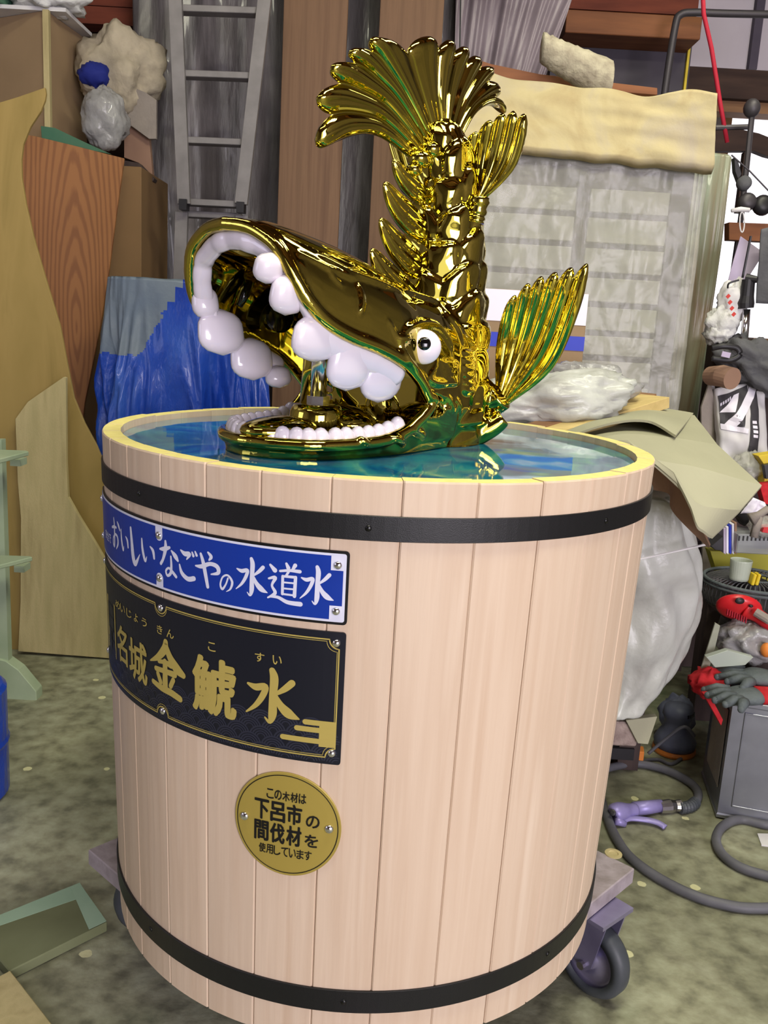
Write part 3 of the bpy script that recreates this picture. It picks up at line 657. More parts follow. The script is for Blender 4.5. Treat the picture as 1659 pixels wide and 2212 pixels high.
# ribs of the fins: tapered, grooved blades that overlap
def blade(b, pts, w0, w1, th, nrm, n=28, groove=3, tip=.82, wtab=None):
    P = catmull(pts, 8); N = len(P); nrm = Vector(nrm).normalized(); rings = []
    for i, p in enumerate(P):
        t = i/(N-1); tg = (P[min(i+1, N-1)]-P[max(i-1, 0)]).normalized(); side = tg.cross(nrm).normalized(); nn = side.cross(tg).normalized()
        w = w0+(w1-w0)*(t**.9); e = 1 if t < tip else math.sqrt(max(0.0, 1-((t-tip)/(1-tip))**2)); e = max(e, .03); w *= e; h = th*(.55+.45*t)*max(e, .12)
        ring = []
        for k in range(n):
            a = 2*math.pi*k/n; c, s_ = math.cos(a), math.sin(a); g = 1-.16*(1-math.cos(groove*math.pi*c*1.0))*.5*(abs(s_)**.5)*e
            ring.append(p+side*(c*w)+nn*(s_*h*g))
        rings.append(ring)
    b.rings(rings)
def ribbed(b, lines, nrm, th, notch=.10, sub=14, nt=34, edge=.5, groove=3, gaps={}, thb=None):
    """solid ribbed leaf: one lobe per centre line, scalloped between the tips"""
    def even(P, m=40):
        d = [0]
        for p, q in zip(P, P[1:]): d.append(d[-1]+(q-p).length)
        out = []; k = 0
        for i in range(m+1):
            x = d[-1]*i/m
            while k < len(P)-2 and d[k+1] < x: k += 1
            out.append(P[k].lerp(P[k+1], (x-d[k])/max(d[k+1]-d[k], 1e-9)))
        return out
    L = [even(catmull(l, 8)) for l in lines]; n = len(L); nrm = Vector(nrm).normalized()
    def on(i, t):
        P = L[i]; q = max(0, min(t, 1))*(len(P)-1); k = min(int(q), len(P)-2); return P[k].lerp(P[k+1], q-k)
    def pos(x, t):
        if x < 0: return on(0, t)+(on(0, t)-on(1, t))*(-x)
        if x > n-1: return on(n-1, t)+(on(n-1, t)-on(n-2, t))*(x-n+1)
        i = min(int(x), n-2); f = x-i; return on(i, t).lerp(on(i+1, t), f)
    xs = []; m = int(sub*n); x0, x1 = -edge, n-1+edge
    for j in range(m+1): xs.append(x0+(x1-x0)*j/m)
    front, back = [], []
    for i in range(nt+1):
        t = i/nt; fr, bk = [], []
        for x in xs:
            c = round(min(max(x, 0), n-1)); d = abs(x-c)*2; d = min(d/(1 if 0 <= x <= n-1 else edge*2), 1); g = max(0, 1-d*d)**.5
            gi = (math.floor(x) if 0 <= x <= n-1 else -1); nt_ = gaps.get(gi, notch)
            tt = t*(1-nt_*d**2.4 if 0 <= x <= n-1 else 1-.30*(1-g))
            e = max(0, 1-max(0, (t-.86)/.14)**2)**.5; e0 = .5+.5*min(1, t*3)
            h = th*((.14 if 0 <= x <= n-1 else .04)*(1-g)+g)*(.45+.55*t)*max(e, .02)*(1+.07*math.cos(d*math.pi*groove)*g)
            p = pos(x, tt); fr.append(p+nrm*h); bk.append(p-nrm*h)
        front.append(fr); back.append(bk)
    b.rings([f+k[::-1] for f, k in zip(front, back)], caps=False)
    for f_, k_ in ((front[0], back[0]), (front[-1], back[-1])):
        w = len(f_); b.add(f_+k_, [(i, i+1, w+i+1, w+i) for i in range(w-1)])
# tail fin, in the middle plane, two lobes that curl over
def tS(x, y, s=0): f, u = onS(x, y, s); return fs(f, s, u)
TAIL = [
    ([(916, 360), (872, 318), (815, 276), (755, 270), (715, 284), (682, 306)], -.014),
    ([(924, 352), (878, 296), (818, 240), (755, 216), (716, 210), (684, 211)], -.004),
    ([(932, 345), (888, 276), (836, 212), (780, 170), (745, 150), (717, 140)], .006),
    ([(938, 338), (898, 266), (856, 200), (812, 148), (786, 124), (759, 106)], .012),
    ([(944, 334), (910, 262), (880, 200), (848, 142), (828, 108), (806, 79)], .016),
    ([(952, 328), (942, 262), (932, 205), (925, 150), (924, 110), (928, 78)], .014),
    ([(957, 326), (953, 262), (951, 205), (956, 150), (963, 115), (973, 86)], .010),
    ([(962, 325), (964, 262), (971, 205), (984, 150), (994, 122), (1005, 101)], .005),
    ([(966, 324), (975, 262), (990, 208), (1010, 162), (1021, 140), (1032, 122)], .0),
    ([(969, 325), (983, 268), (1004, 218), (1030, 178), (1046, 158), (1062, 146)], -.006),
    ([(971, 326), (990, 276), (1014, 230), (1044, 204), (1062, 194), (1076, 190)], -.012),
    ([(973, 328), (994, 288), (1018, 244), (1046, 222), (1070, 222), (1089, 240)], -.018),
]
b = MB(); lines = []
for pts, s_end in TAIL:
    N = len(pts); lines.append([tS(x, y, s_end*(i/(N-1))**1.5) for i, (x, y) in enumerate(pts)])
ribbed(b, lines, SV, .0135, .12, sub=18, nt=50, gaps={4: .15, 9: .11, 10: .10}, groove=4)
b.build('tail_fin', M['gold'], fish, smooth=True)
b = MB()
for x, y, r in ((905, 345, .020), (932, 325, .020), (958, 316, .021), (975, 332, .017), (893, 368, .014)): b.ball(tS(x, y, .008), (r, r, r*.75), 18, None, lambda d: 1+.12*noise.noise(d*2.5))
b.build('tail_knuckle', M['gold'], fish, smooth=True)
# dorsal spines, along the front of the column: fat grooved leaves
def leaf(b, pts, w, th, nrm, n=36):
    P = catmull(pts, 10); N = len(P); nrm = Vector(nrm).normalized(); rings = []
    for i, p in enumerate(P):
        t = i/(N-1); tg = (P[min(i+1, N-1)]-P[max(i-1, 0)]).normalized(); side = tg.cross(nrm).normalized()
        ww = w*max(.04, math.sin(math.pi*(.22+.76*t)))**.75; hh = th*max(.05, math.sin(math.pi*(.2+.78*t)))**.6; ring = []
        for k in range(n):
            a = 2*math.pi*k/n; c, s_ = math.cos(a), math.sin(a)
            ring.append(p+side*(c*ww)+nrm*(math.copysign(abs(s_)**.7, s_)*hh*(1-.30*(.5-.5*math.cos(c*3.2*math.pi+t*5))*(1-abs(c))**.4)))
        rings.append(ring)
    b.rings(rings)
for tx_, ty_, sz in ((829, 395, 1), (820, 473, 1.06), (801, 539, 1.12), (848, 345, .75)):
    for k_ in range(2):
        b = MB(); ox, oy, q = (0, 0, 1) if k_ == 0 else (26*sz, 40*sz, .72)
        x, y = tx_+ox, ty_+oy; z_ = sz*q
        leaf(b, [tS(x+88*z_, y+106*z_, -.004*k_), tS(x+58*z_, y+82*z_, -.004*k_), tS(x+26*z_, y+44*z_, -.004*k_), tS(x+1, y, -.004*k_)], .0235*z_, .0125*q, SV); b.build('dorsal_spine', M['gold'], fish, smooth=True)
# side fins (near one measured, far one mirrored)
def fin(name, base, tips, f0, th, stem, bulge=.018, notch=.075):
    for sgn in (1, -1):
        b = MB(); lines = []
        for bx, mid, tp in tips:
            pts = []
            for j, (x, y) in enumerate((bx, mid, tp)):
                s, u = onF(x, y, f0); pts.append(fs(f0 - (bulge if j == 1 else 0), s*sgn, u))
            lines.append(pts)
        ribbed(b, lines, FV, th, notch, sub=20, nt=36, groove=4)
        P = []
        for x, y, ff in stem: s, u = onF(x, y, ff); P.append(fs(ff, s*sgn, u))
        b2 = MB(); P = catmull(P, 6); b2.tube(P, [base*(.8+.35*i/(len(P)-1))*(1+.10*math.cos(i*1.9)) for i in range(len(P))], 18)
        o = b.build(name, M['gold'], fish, smooth=True); b2.build('fin_root', M['gold'], o, smooth=True)
fin('pectoral_fin', .019, [((1074, 862), (1072, 745), (1106, 641)), ((1079, 864), (1094, 738), (1137, 613)), ((1083, 866), (1116, 738), (1167, 597)), ((1087, 868), (1136, 738), (1197, 588)), ((1090, 870), (1156, 748), (1231, 578)), ((1094, 874), (1180, 772), (1267, 569))], -.20, .0095,
    [(1030, 862, -.175), (1055, 872, -.19), (1086, 862, -.20)])
fin('pelvic_fin', .016, [((1026, 430), (1006, 350), (1019, 289)), ((1031, 428), (1029, 345), (1053, 261)), ((1036, 427), (1053, 342), (1084, 244)), ((1041, 427), (1074, 345), (1109, 239)), ((1046, 429), (1096, 352), (1134, 246))], -.15, .0085,
    [(1028, 482, -.148), (1030, 462, -.15), (1036, 425, -.15)], bulge=.01)
# teeth of the upper jaw
def tooth(f, s, u, ru, rs, rf, lean, top):
    """rounded tooth hanging from the gum at height top"""
    b = MB(); sgn = 1 if s > 0 else -1; P0 = fs(f, s, top); P1 = fs(f, s-sgn*lean, u)
    P = [P0.lerp(P1, i/10) for i in range(11)]; rr = []
    for i in range(11):
        t = i/10; e = 1 if t < .62 else math.sqrt(max(.002, 1-((t-.62)/.38)**2)); q = (.92+.12*math.sin(math.pi*min(1, t*1.1)*.75))*e*(math.sqrt(max(.02, 1-((.34-t)/.34)**2)) if t < .34 else 1); rr.append((rs*q, rf*q))
    b.tube(P, rr, 20, up=SV); return b.build('tooth', M['tooth'], fish, smooth=True)
for px, sS, w, top, low_ in ((582, .086, .022, 545, 614), (624, .098, .029, 590, 682), (687, .112, .044, 676, 783), (757, .117, .042, 726, 845), (826, .118, .042, 758, 870)):
    s = sS; f1, ub = onS(px, low_, s-.008); f0, ut = onS(px, top, s); tooth((f0+f1)/2, s, ub, 0, .016, w*1.0, .010, ut)
for px, w, top, low_ in ((444, .021, 618, 690), (479, .041, 668, 768), (545, .040, 730, 822), (602, .024, 790, 838)):
    s = {446: -.098, 479: -.106}.get(px, -.113); f1, ub = onS(px, low_, s+.012); f0, ut = onS(px, top, s); tooth((f0+f1)/2, s, ub, 0, .016, w, .010, ut)
# gum: segmented white band just inside the lip
def inner(f, w, u, sgn, d, e): return fs(f-d, sgn*max(w-e, .0), u)
gum = [(f, w, u) for f, w, u in UPW[1:11]]
gp = [fs(f-.008, -max(w-.008, .002), u-.013) for f, w, u in gum[::-1]] + [fs(.333, 0, .290)] + [fs(f-.008, max(w-.008, .002), u-.013) for f, w, u in gum]
G = catmull(gp, 6); b = MB(); rings = []; NG = len(G)
acc = 0; rr = []
for i, p in enumerate(G):
    if i: acc += (G[i]-G[i-1]).length
    k_ = abs(math.sin(acc/.030*math.pi))**.35; kk = min(1, max(0, (.30-((p-C0).dot(FV)))/.06)); kk *= min(1, (NG-1-i)/14, i/14)**.5; rr.append(((.0140+.003*kk)*(.90+.10*k_), .0095*(.88+.12*k_)))
cen = fs(.17, 0, .13)
rings = []
for i, p in enumerate(G):
    tg = (G[min(i+1, NG-1)]-G[max(i-1, 0)]).normalized(); vz = abs(tg.z)**2; inn = (cen-p).normalized()*.4+Vector((0, 0, -1.1))*(1-vz)-FV*1.2*vz; inn = (inn-tg*inn.dot(tg)).normalized(); ot = tg.cross(inn)
    rings.append([p + inn*((.006+.005*min(1, max(0, (.30-((p-C0).dot(FV)))/.06)))+math.cos(2*math.pi*k/16)*rr[i][0]) + ot*(math.sin(2*math.pi*k/16)*rr[i][1]) for k in range(16)])
b.rings(rings); g_ = b.build('gum', M['tooth'], fish, smooth=True)
# lower teeth, one by one
for sgn in (1, -1):
    L_ = catmull([Vector((f, w, u)) for f, w, u in LOW[1:9]], 10); d = 0; nxt = .004
    for p, q in zip(L_, L_[1:]):
        d += (q-p).length
        if d > nxt:
            nxt += .0205; tg = (q-p).normalized(); b = MB(); c = fs(p.x-.013*max(0, 1-p.y/.13)-.004, sgn*max(p.y-.013, .006), p.z+.003)
            rt_ = Matrix((FV, SV*sgn, Vector((0, 0, 1)))).transposed() @ Matrix.Rotation(math.atan2(tg.y, tg.x), 3, 'Z')
            b.ball(c+Vector((0, 0, .003)), (.0140, .0120, .0185), 16, rt_); b.build('tooth', M['tooth'], fish, smooth=True)
# tongue with the spout pipe
pf, pu = onS(680, 872, .0)
P = fs(.10, .012, 0)
def at_s(x, y, s=.012): f, u = onS(x, y, s); return fs(f, s, u)
b = MB(); base = at_s(683, 905); b.tube([base-Vector((0, 0, .03)), base+Vector((0, 0, .012)), base+Vector((0, 0, .022))], [.044, .041, .036], 28)
b.ball(base+FV*.075-Vector((0, 0, .012)), (.07, .045, .020), 20, Matrix.Rotation(math.atan2(FV.y, FV.x), 3, 'Z'))
b.ball(base-FV*.06-Vector((0, 0, .01)), (.05, .06, .03), 20, Matrix.Rotation(math.atan2(FV.y, FV.x), 3, 'Z')); b.build('tongue', M['gold'], fish, smooth=True)
nz_ = at_s(687, 872); tp = nz_+Vector((0, 0, .165))
b = MB(); b.tube([nz_-Vector((0, 0, .008)), tp], .0125, 20); sp_ = b.build('spout_pipe', M['chrome'], fish, smooth=True)
b = MB(); b.tube([nz_-Vector((0, 0, .006)), nz_+Vector((0, 0, .012))], .0175, 6); b.build('nut', M['chrome'], sp_)
b = MB(); b.tube([nz_-Vector((0, 0, .012)), nz_-Vector((0, 0, .006))], .024, 28); b.build('flange', M['chrome'], sp_)
b = MB(); q_ = nz_-FV*.02-SV*.03; b.tube([q_-Vector((0, 0, .02)), q_+Vector((0, 0, .16))], [.022, .014], 18); b.build('rear_post', M['gold'], fish, smooth=True)
# black plug and slot on the far inner cheek
def inner_hit(x, y):
    r = ray(x, y); t = (-.095-(CAM-C0).dot(SV))/r.dot(SV); return CAM+r*t
pc = inner_hit(606, 686)
b = MB(); b.lathe(pc-SV*.004, [(.024, -.012), (.024, .006), (.021, .009), (.0001, .010)], 28, SV+FV*.4); b.build('black_plug', M['black_gloss'], fish, smooth=False)
b = MB(); s1 = inner_hit(524, 640)-SV*.0
b.tube([inner_hit(536, 608), inner_hit(528, 635), inner_hit(517, 662)], [.009, .009, .005], 12); b.build('slot', M['black_gloss'], fish, smooth=True)
# eyes
for sgn in (1, -1):
    P, nr = hit(915, 750)
    if sgn < 0: P = P-SV*(2*(P-C0).dot(SV))
    nv = (SV*sgn*.70+FV*.66+Vector((0, 0, .16))).normalized(); rot = nv.to_track_quat('Z', 'Y').to_matrix()
    b = MB(); b.ball(P+nv*.004, (.0265, .0265, .0165), 32, rot); ey = b.build('eye', M['tooth'], fish, smooth=True)
    b = MB(); pr_ = Matrix.Identity(3); b.lathe(P+nv*.0205+Vector((0, 0, .002))-SV*sgn*.003, [(.001, .0042), (.006, .0038), (.0098, .0016), (.0105, -.006)], 28, nv); b.build('pupil', M['black_gloss'], ey, smooth=True)
# mould seam standing proud along the body
b = MB(); sm = [tS(x, y, .055) for x, y in ((1034, 478), (1037, 540), (1039, 620), (1040, 700), (1040, 790))]
b.tube(catmull(sm, 4), .0022, 8); b.build('mould_seam', M['gold'], fish, smooth=True)

# ------------------------------------------------------------------ more helpers
def crumple(b, c, r, amp=.25, fr=3, seed=0, n=40, rot=None, flat_bottom=True):
    c = Vector(c); off = Vector((seed*3.1, seed*1.7, seed*.9))
    def fn(d):
        v = noise.noise(d*fr+off); w = noise.noise(d*fr*2.3+off*2); x = noise.noise(d*fr*4.5+off)
        return 1+amp*(v*.9+(.35-abs(w))*.8+x*.12)
    b.ball(c, r, n, rot, fn)
def sheet(b, c4, nu, nv, fn, th=.004):
    """thin closed sheet; c4 = corners TL TR BR BL, fn(u, v) -> displacement vector"""
    TL, TR, BR, BL = [Vector(p) for p in c4]; nrm = (TR-TL).cross(BL-TL).normalized()
    g = []
    for i in range(nv+1):
        v = i/nv; row = []
        for j in range(nu+1):
            u = j/nu; p = (TL*(1-u)+TR*u)*(1-v)+(BL*(1-u)+BR*u)*v; row.append(p+Vector(fn(u, v)))
        g.append(row)
    b.rings([row+[p+nrm*th for p in row[::-1]] for row in g], caps=False)
    for row in (g[0], g[-1]):
        w = len(row); b.add(row+[p+nrm*th for p in row], [(i, i+1, w+i+1, w+i) for i in range(w-1)])
def board(name, pts, Y, th, mat, parent=None, bevel=.001, **kw):
    b = MB(); P = [at(x, y, Y if not isinstance(Y, (list, tuple)) else Y[i]) for i, (x, y) in enumerate(pts)]
    b.prism(P, (0, th, 0)); return b.build(name, mat, parent, bevel=bevel)
def pbox(b, x0, y0, x1, y1, Y, d):
    """upright box whose front face spans the given pixels at depth Y"""
    A = at(x0, (y0+y1)/2, Y); B = at(x1, (y0+y1)/2, Y); T_ = at((x0+x1)/2, y0, Y); U_ = at((x0+x1)/2, y1, Y)
    b.box(((A.x+B.x)/2, Y+d/2, (T_.z+U_.z)/2), (B.x-A.x, d, T_.z-U_.z))
def zat(x, y, Y): return at(x, y, Y).z
def xat(x, y, Y): return at(x, y, Y).x

# ------------------------------------------------------------------ dolly under the tub
dz1 = ZB-.0005; th = .032; dol = thing('dolly', 'low square board dolly on steel casters under the wooden tub', 'dolly', (0, 1.54, 0))
da = math.radians(47); ux = Vector((math.cos(da), math.sin(da), 0)); uy = Vector((-math.sin(da), math.cos(da), 0)); dc = Vector((0, 1.545, 0))
rotd = Matrix.Rotation(da, 3, 'Z'); side = .74
for i in range(5):
    w = side/5; b = MB(); b.box(dc+uy*(-side/2+w*(i+.5))+Vector((0, 0, dz1-th/2)), (side, w-.004, th), rotd); b.build('plank', M['dolly'], dol, bevel=.002)
b = MB(); b.lathe(atz(1325, 1845, dz1)+Vector((0, 0, -.0)), [(.017, 0), (.017, .002), (.010, .002), (.009, .0004)], 20); b.build('bolt_plate', M['ply_pale'], dol)
def caster(c, yaw):
    c = Vector(c); ax = Vector((math.cos(yaw), math.sin(yaw), 0)); R0 = .074
    w = thing('caster', None, None); w.parent = dol; w.location = c-Vector(dol.location)
    b = MB(); b.lathe(c-ax*.02+Vector((0, 0, R0)), [(.052, 0), (R0-.006, .002), (R0, .012), (R0, .028), (R0-.006, .038), (.052, .04)], 40, ax, True); b.build('tyre', M['rubber'], w, smooth=True)
    b = MB(); b.lathe(c-ax*.014+Vector((0, 0, R0)), [(.001, 0), (.016, -.004), (.018, .002), (.046, .006), (.053, .0), (.053, .028), (.046, .022), (.018, .026), (.016, .032), (.001, .028)], 40, ax); b.build('hub', M['caster'], w, smooth=True)
    b = MB(); up = Vector((0, 0, 1)); fwd = ax.cross(up)
    for s in (-1, 1):
        o = c+ax*(.030*s); b.prism([o+up*(dz1-th-.008)-fwd*.04, o+up*(dz1-th-.008)+fwd*.035, o+up*R0+fwd*.018, o+up*(R0-.016), o+up*R0-fwd*.018], ax*.004)
    b.box(c+up*(dz1-th-.006), (.095, .085, .008), Matrix.Rotation(yaw, 3, 'Z')); b.build('fork', M['caster'], w)
    b = MB(); b.tube([c-ax*.042+up*R0, c+ax*.042+up*R0], .008, 8); b.build('axle', M['steel'], w)
wc = atz(1290, 2170, 0)
caster((.440, 1.49, 0), math.radians(222)); caster((-.42, 1.60, 0), math.radians(120)); caster((0.0, 1.13, 0), math.radians(75)); caster((.05, 1.95, 0), math.radians(10))

# ------------------------------------------------------------------ floor things, front left
o = MB(); A = atz(172, 1905, .022); B_ = atz(232, 1992, .022); D_ = atz(20, 2098, .022); E_ = atz(-60, 2000, .022)
o.prism([A, B_, D_, E_], (0, 0, -.021)); ob = tag(o.build('floor_board', M['olive_board'], bevel=.002), 'olive stained board lying flat left of the tub, with pale green overspray', 'board')
for pts in ([(172, 1907), (190, 1934), (-30, 2010), (-60, 2001)], [(152, 1916), (172, 1908), (230, 1990), (192, 2008)]):
    b = MB(); zo_ = .0224 if pts[0][0] == 172 else .0232; b.prism([atz(x, y, zo_) for x, y in pts], (0, 0, .0006)); q = b.build('overspray', M['pale_green']); q.parent = ob; q.location = Vector(q.location)-Vector(ob.location)
b = MB(); b.prism([atz(22, 2095, .03), atz(135, 2240, .03), atz(-30, 2300, .03), atz(-80, 2150, .03)], (0, 0, -.029))
tag(b.build('floor_board', M['ply_pale'], bevel=.002), 'pale worn board lying in the lower left corner of the photo', 'board')

# ------------------------------------------------------------------ left side: boards, boxes, ladder
tag(board('plywood_sheet', [(0, 221), (40, 209), (97, 189), (99, 203), (97, 217), (88, 240), (65, 275), (50, 312), (46, 345), (47, 385), (56, 440), (72, 510), (92, 580), (110, 640), (130, 705), (146, 790), (160, 860), (183, 915), (209, 963), (228, 1010), (275, 1120), (330, 1428), (-60, 1400), (-60, 235)], 3.05, .012, M['ply_yellow']), 'tall yellowed plywood sheet cut in a flowing curve, leftmost', 'plywood')
tag(board('cut_board', [(33, 905), (60, 868), (138, 814), (142, 816), (143, 1000), (147, 1074), (170, 1115), (205, 1172), (236, 1226), (300, 1330), (310, 1428), (39, 1407), (44, 1300), (45, 1120), (38, 1040)], 3.0, .018, M['ply_pale']), 'pale rough sawn board with slanted top, standing before the yellow plywood', 'board')
tag(board('plywood_sheet', [(35, 288), (75, 294), (150, 312), (268, 342), (250, 470), (236, 580), (217, 702), (183, 870), (170, 1000), (170, 1372), (20, 1300), (20, 300)], 3.60, .012, M['ply_orange']), 'orange plywood sheet with bold oval grain behind the yellow sheet', 'plywood')
# hardboard crate behind
zt = at(300, 372, 3.8).z
def crate(name, x0, x1, Y0, Y1, z0, z1, mat, **kw):
    b = MB(); b.box(((x0+x1)/2, (Y0+Y1)/2, (z0+z1)/2), (x1-x0, Y1-Y0, z1-z0)); return b
xr = xat(311, 480, 3.70)
b = crate('', -2.2, xr, 3.66, 4.08, .0005, zt, None)
tag(b.build('hardboard_crate', M['brown_board'], bevel=.003), 'tall brown hardboard crate behind the orange plywood', 'crate')
# cardboard box on top
z0 = at(100, 22, 3.68).z; Q0 = at(100, 22, 3.68); Q1 = atz(186, 84, z0); Q3 = atz(-40, 44, z0)
Q1 = Vector((Q1.x, min(Q1.y, 4.07), z0))
zb = zt+.0008
b = MB(); b.prism([Q0, Q1, Q1+Q3-Q0, Q3], (0, 0, zb-z0)); bx = tag(b.build('cardboard_box', M['card'], bevel=.002), 'large closed cardboard box on top of the hardboard crate, top left', 'box')
b = MB(); b.box(Q0+Vector((0, -.0, (zb-z0)/2)), (.022, .022, z0-zb)); q = b.build('edge_tape', M['ply_pale']); q.parent = bx; q.location = Vector(q.location)-Vector(bx.location)
b = MB(); bp = MB(); bp.box((Q0.x-.13, Q0.y+.16, z0+.008), (.40, .30, .014)); tag(bp.build('lid_board', M['paper']), 'thin white board on the top left cardboard box', 'board')
b = MB(); crumple(b, (Q0.x-.02, Q0.y+.06, z0+.055), (.13, .10, .05), .5, 2.6, 4); tag(b.build('white_cloth', M['cloth_white'], smooth=True), 'crumpled white cloth on the white board, top left corner', 'cloth')
b = MB(); crumple(b, (Q0.x-.22, Q0.y+.04, z0+.05), (.07, .08, .04), .4, 3, 5); tag(b.build('green_cloth', M['green'], smooth=True), 'crumpled green cloth in the top left corner', 'cloth')
# things piled between the box and the curtain, on the crate
YC = 3.90
b = MB(); c = at(258, 158, YC); crumple(b, c, (.155, .11, .16), .35, 1.9, 8, 56); tag(b.build('canvas_bundle', M['canvas'], smooth=True), 'off white canvas bundle beside the top left cardboard box', 'bundle')
b = MB(); c = at(203, 162, YC-.1); crumple(b, c, (.06, .04, .045), .3, 3, 9, 24); tag(b.build('blue_cloth', M['cloth_blue'], smooth=True), 'deep blue cloth peeping out beside the cardboard box', 'cloth')
b = MB(); c = at(226, 258, YC-.16); crumple(b, c, (.09, .07, .115), .26, 1.8, 11, 56); tag(b.build('plastic_bag', M['bag'], smooth=True), 'clear crumpled plastic bag beside the top left cardboard box', 'bag')
tag(board('grey_flap', [(237, 160), (255, 175), (315, 200), (338, 216), (337, 300), (322, 300), (270, 262), (250, 228)], YC-.06, .02, M['rag_grey']), 'worn grey board tilted beside the canvas bundle', 'board')
tag(board('cardboard_scrap', [(268, 262), (322, 298), (330, 385), (300, 352), (268, 340)], YC-.02, .03, M['card_dark']), 'brown cardboard scrap under the worn grey board', 'cardboard')
tag(board('green_strip', [(88, 272), (118, 276), (185, 308), (240, 333), (160, 318), (90, 300)], 3.62, .012, M['green']), 'green strip along the top edge of the orange plywood', 'strip')
tag(board('cardboard_scrap', [(262, 345), (300, 352), (333, 386), (330, 392), (300, 378), (262, 362)], YC-.08, .05, M['dark_wood']), 'dark folded cardboard on the crate edge', 'cardboard')
# beams, top left
b = MB(); pbox(b, 60, -60, 300, 10, 4.35, .12); tag(b.build('roof_beam', M['red_beam']), 'reddish old beam at the top left, uppermost', 'beam', )
b = MB(); pbox(b, 60, 12, 300, 50, 4.33, .12); tag(b.build('roof_beam', M['red_beam']), 'reddish old beam at the top left, just below the uppermost', 'beam')
b = MB(); b.box((-1.75, 4.62, 1.35), (1.1, .05, 2.698)); tag(b.build('dark_partition', M['dark_beam']), 'very dark partition behind the canvas bundle', 'partition')

# plastic curtain
def fold(u, v, k=9, amp=.05, seed=0, sl=0):
    x = u*k+v*sl; a = noise.noise(Vector((x, v*.8, seed)))*amp + noise.noise(Vector((x*2.7, v*1.7, seed+4)))*amp*.5
    return (0, a+.4*amp*noise.noise(Vector((x*.4+v*2, v*5-x*.3, seed+7))), 0)
def zbottom(x, Y): return Vector((xat(x, 900, Y), Y, .002))
b = MB(); sheet(b, [at(285, -80, 4.15), at(1010, -80, 4.15), zbottom(960, 4.15), Vector((xat(330, 700, 4.15), 4.15, .002))], 150, 60, lambda u, v: fold(u, v, 5, .06, 2))
tag(b.build('plastic_curtain', M['film'], smooth=True), 'dusty grey plastic film curtain behind ladder and planks', 'plastic film')
b = MB(); sheet(b, [at(985, -80, 4.10), at(1262, -80, 4.10), at(1150, 250, 4.0), at(975, 480, 4.0)], 90, 50, lambda u, v: fold(u, v*.6, 7, .06, 7, 2))
tag(b.build('plastic_curtain', M['film_lilac'], smooth=True), 'lilac grey plastic film in slanting folds, right of the planks', 'plastic film')
b = MB(); b.tube([at(996, -60, 3.98), at(990, 300, 3.98)], .003, 6); tag(b.build('hanging_string', M['dark']), 'thin dark string hanging beside the slanting plastic folds', 'cord')

# planks and ladder
for (xa, xb, ya, lab) in ((613, 752, 0, 'reddish brown plank standing just right of the aluminium ladder'), (822, 960, 0, 'reddish brown plank standing behind the fish tail')):
    Y = 3.86; A = at(xa, ya, Y); B_ = at(xb, ya, Y); b = MB(); b.box(((A.x+B_.x)/2, Y+.02, 1.4), (B_.x-A.x, .035, 2.798)); tag(b.build('plank', M['plank'], bevel=.002), lab, 'plank', 'two wide planks standing against the plastic curtain')
lad = thing('ladder', 'aluminium ladder hanging in front of the plastic curtain, upper section', 'ladder', at(450, 460, 3.75))
YL = 3.72
def bar(name, p, q, w, d, mat, parent):
    b = MB(); p, q = Vector(p), Vector(q); t = (q-p); L = t.length; rot = t.to_track_quat('Z', 'Y').to_matrix()
    b.box((p+q)/2, (w, d, L), rot); return b.build(name, mat, parent, bevel=.001)
bar('rail', at(378, -30, YL), at(398, 441, YL), .024, .05, M['alu'], lad); bar('rail', at(575, -30, YL), at(521, 441, YL), .024, .05, M['alu'], lad)
for y, xa, xb in ((18, 384, 566), (159, 389, 550), (303, 395, 534), (437, 399, 520)):
    A, B_ = at(xa, y-2, YL+.01), at(xb, y+4, YL+.01); b = MB(); b.prism([A+Vector((0, 0, .012)), B_+Vector((0, 0, .012)), B_-Vector((0, 0, .012)), A-Vector((0, 0, .012))], (0, .06, 0)); b.build('rung', M['alu'], lad, bevel=.002)
for x, y in ((398, 435), (521, 441)): b = MB(); b.box(at(x, y+8, YL), (.03, .055, .04)); b.build('rubber_foot', M['dark'], lad)
lad2 = thing('ladder', 'second aluminium ladder section standing below the hanging one', 'ladder', Vector((xat(450, 900, YL+.05), YL+.05, 0)))
bar('rail', at(393, 458, YL+.05), Vector((xat(372, 900, YL+.05), YL+.05, .001)), .024, .05, M['alu'], lad2); bar('rail', at(523, 466, YL+.05), Vector((xat(545, 900, YL+.05), YL+.05, .001)), .024, .05, M['alu'], lad2)
for y, xa, xb in ((463, 394, 520), (610, 386, 530), (750, 380, 540)):
    A, B_ = at(xa, y-2, YL+.06), at(xb, y+4, YL+.06); b = MB(); b.prism([A+Vector((0, 0, .012)), B_+Vector((0, 0, .012)), B_-Vector((0, 0, .012)), A-Vector((0, 0, .012))], (0, .06, 0)); b.build('rung', M['alu'], lad2, bevel=.002)

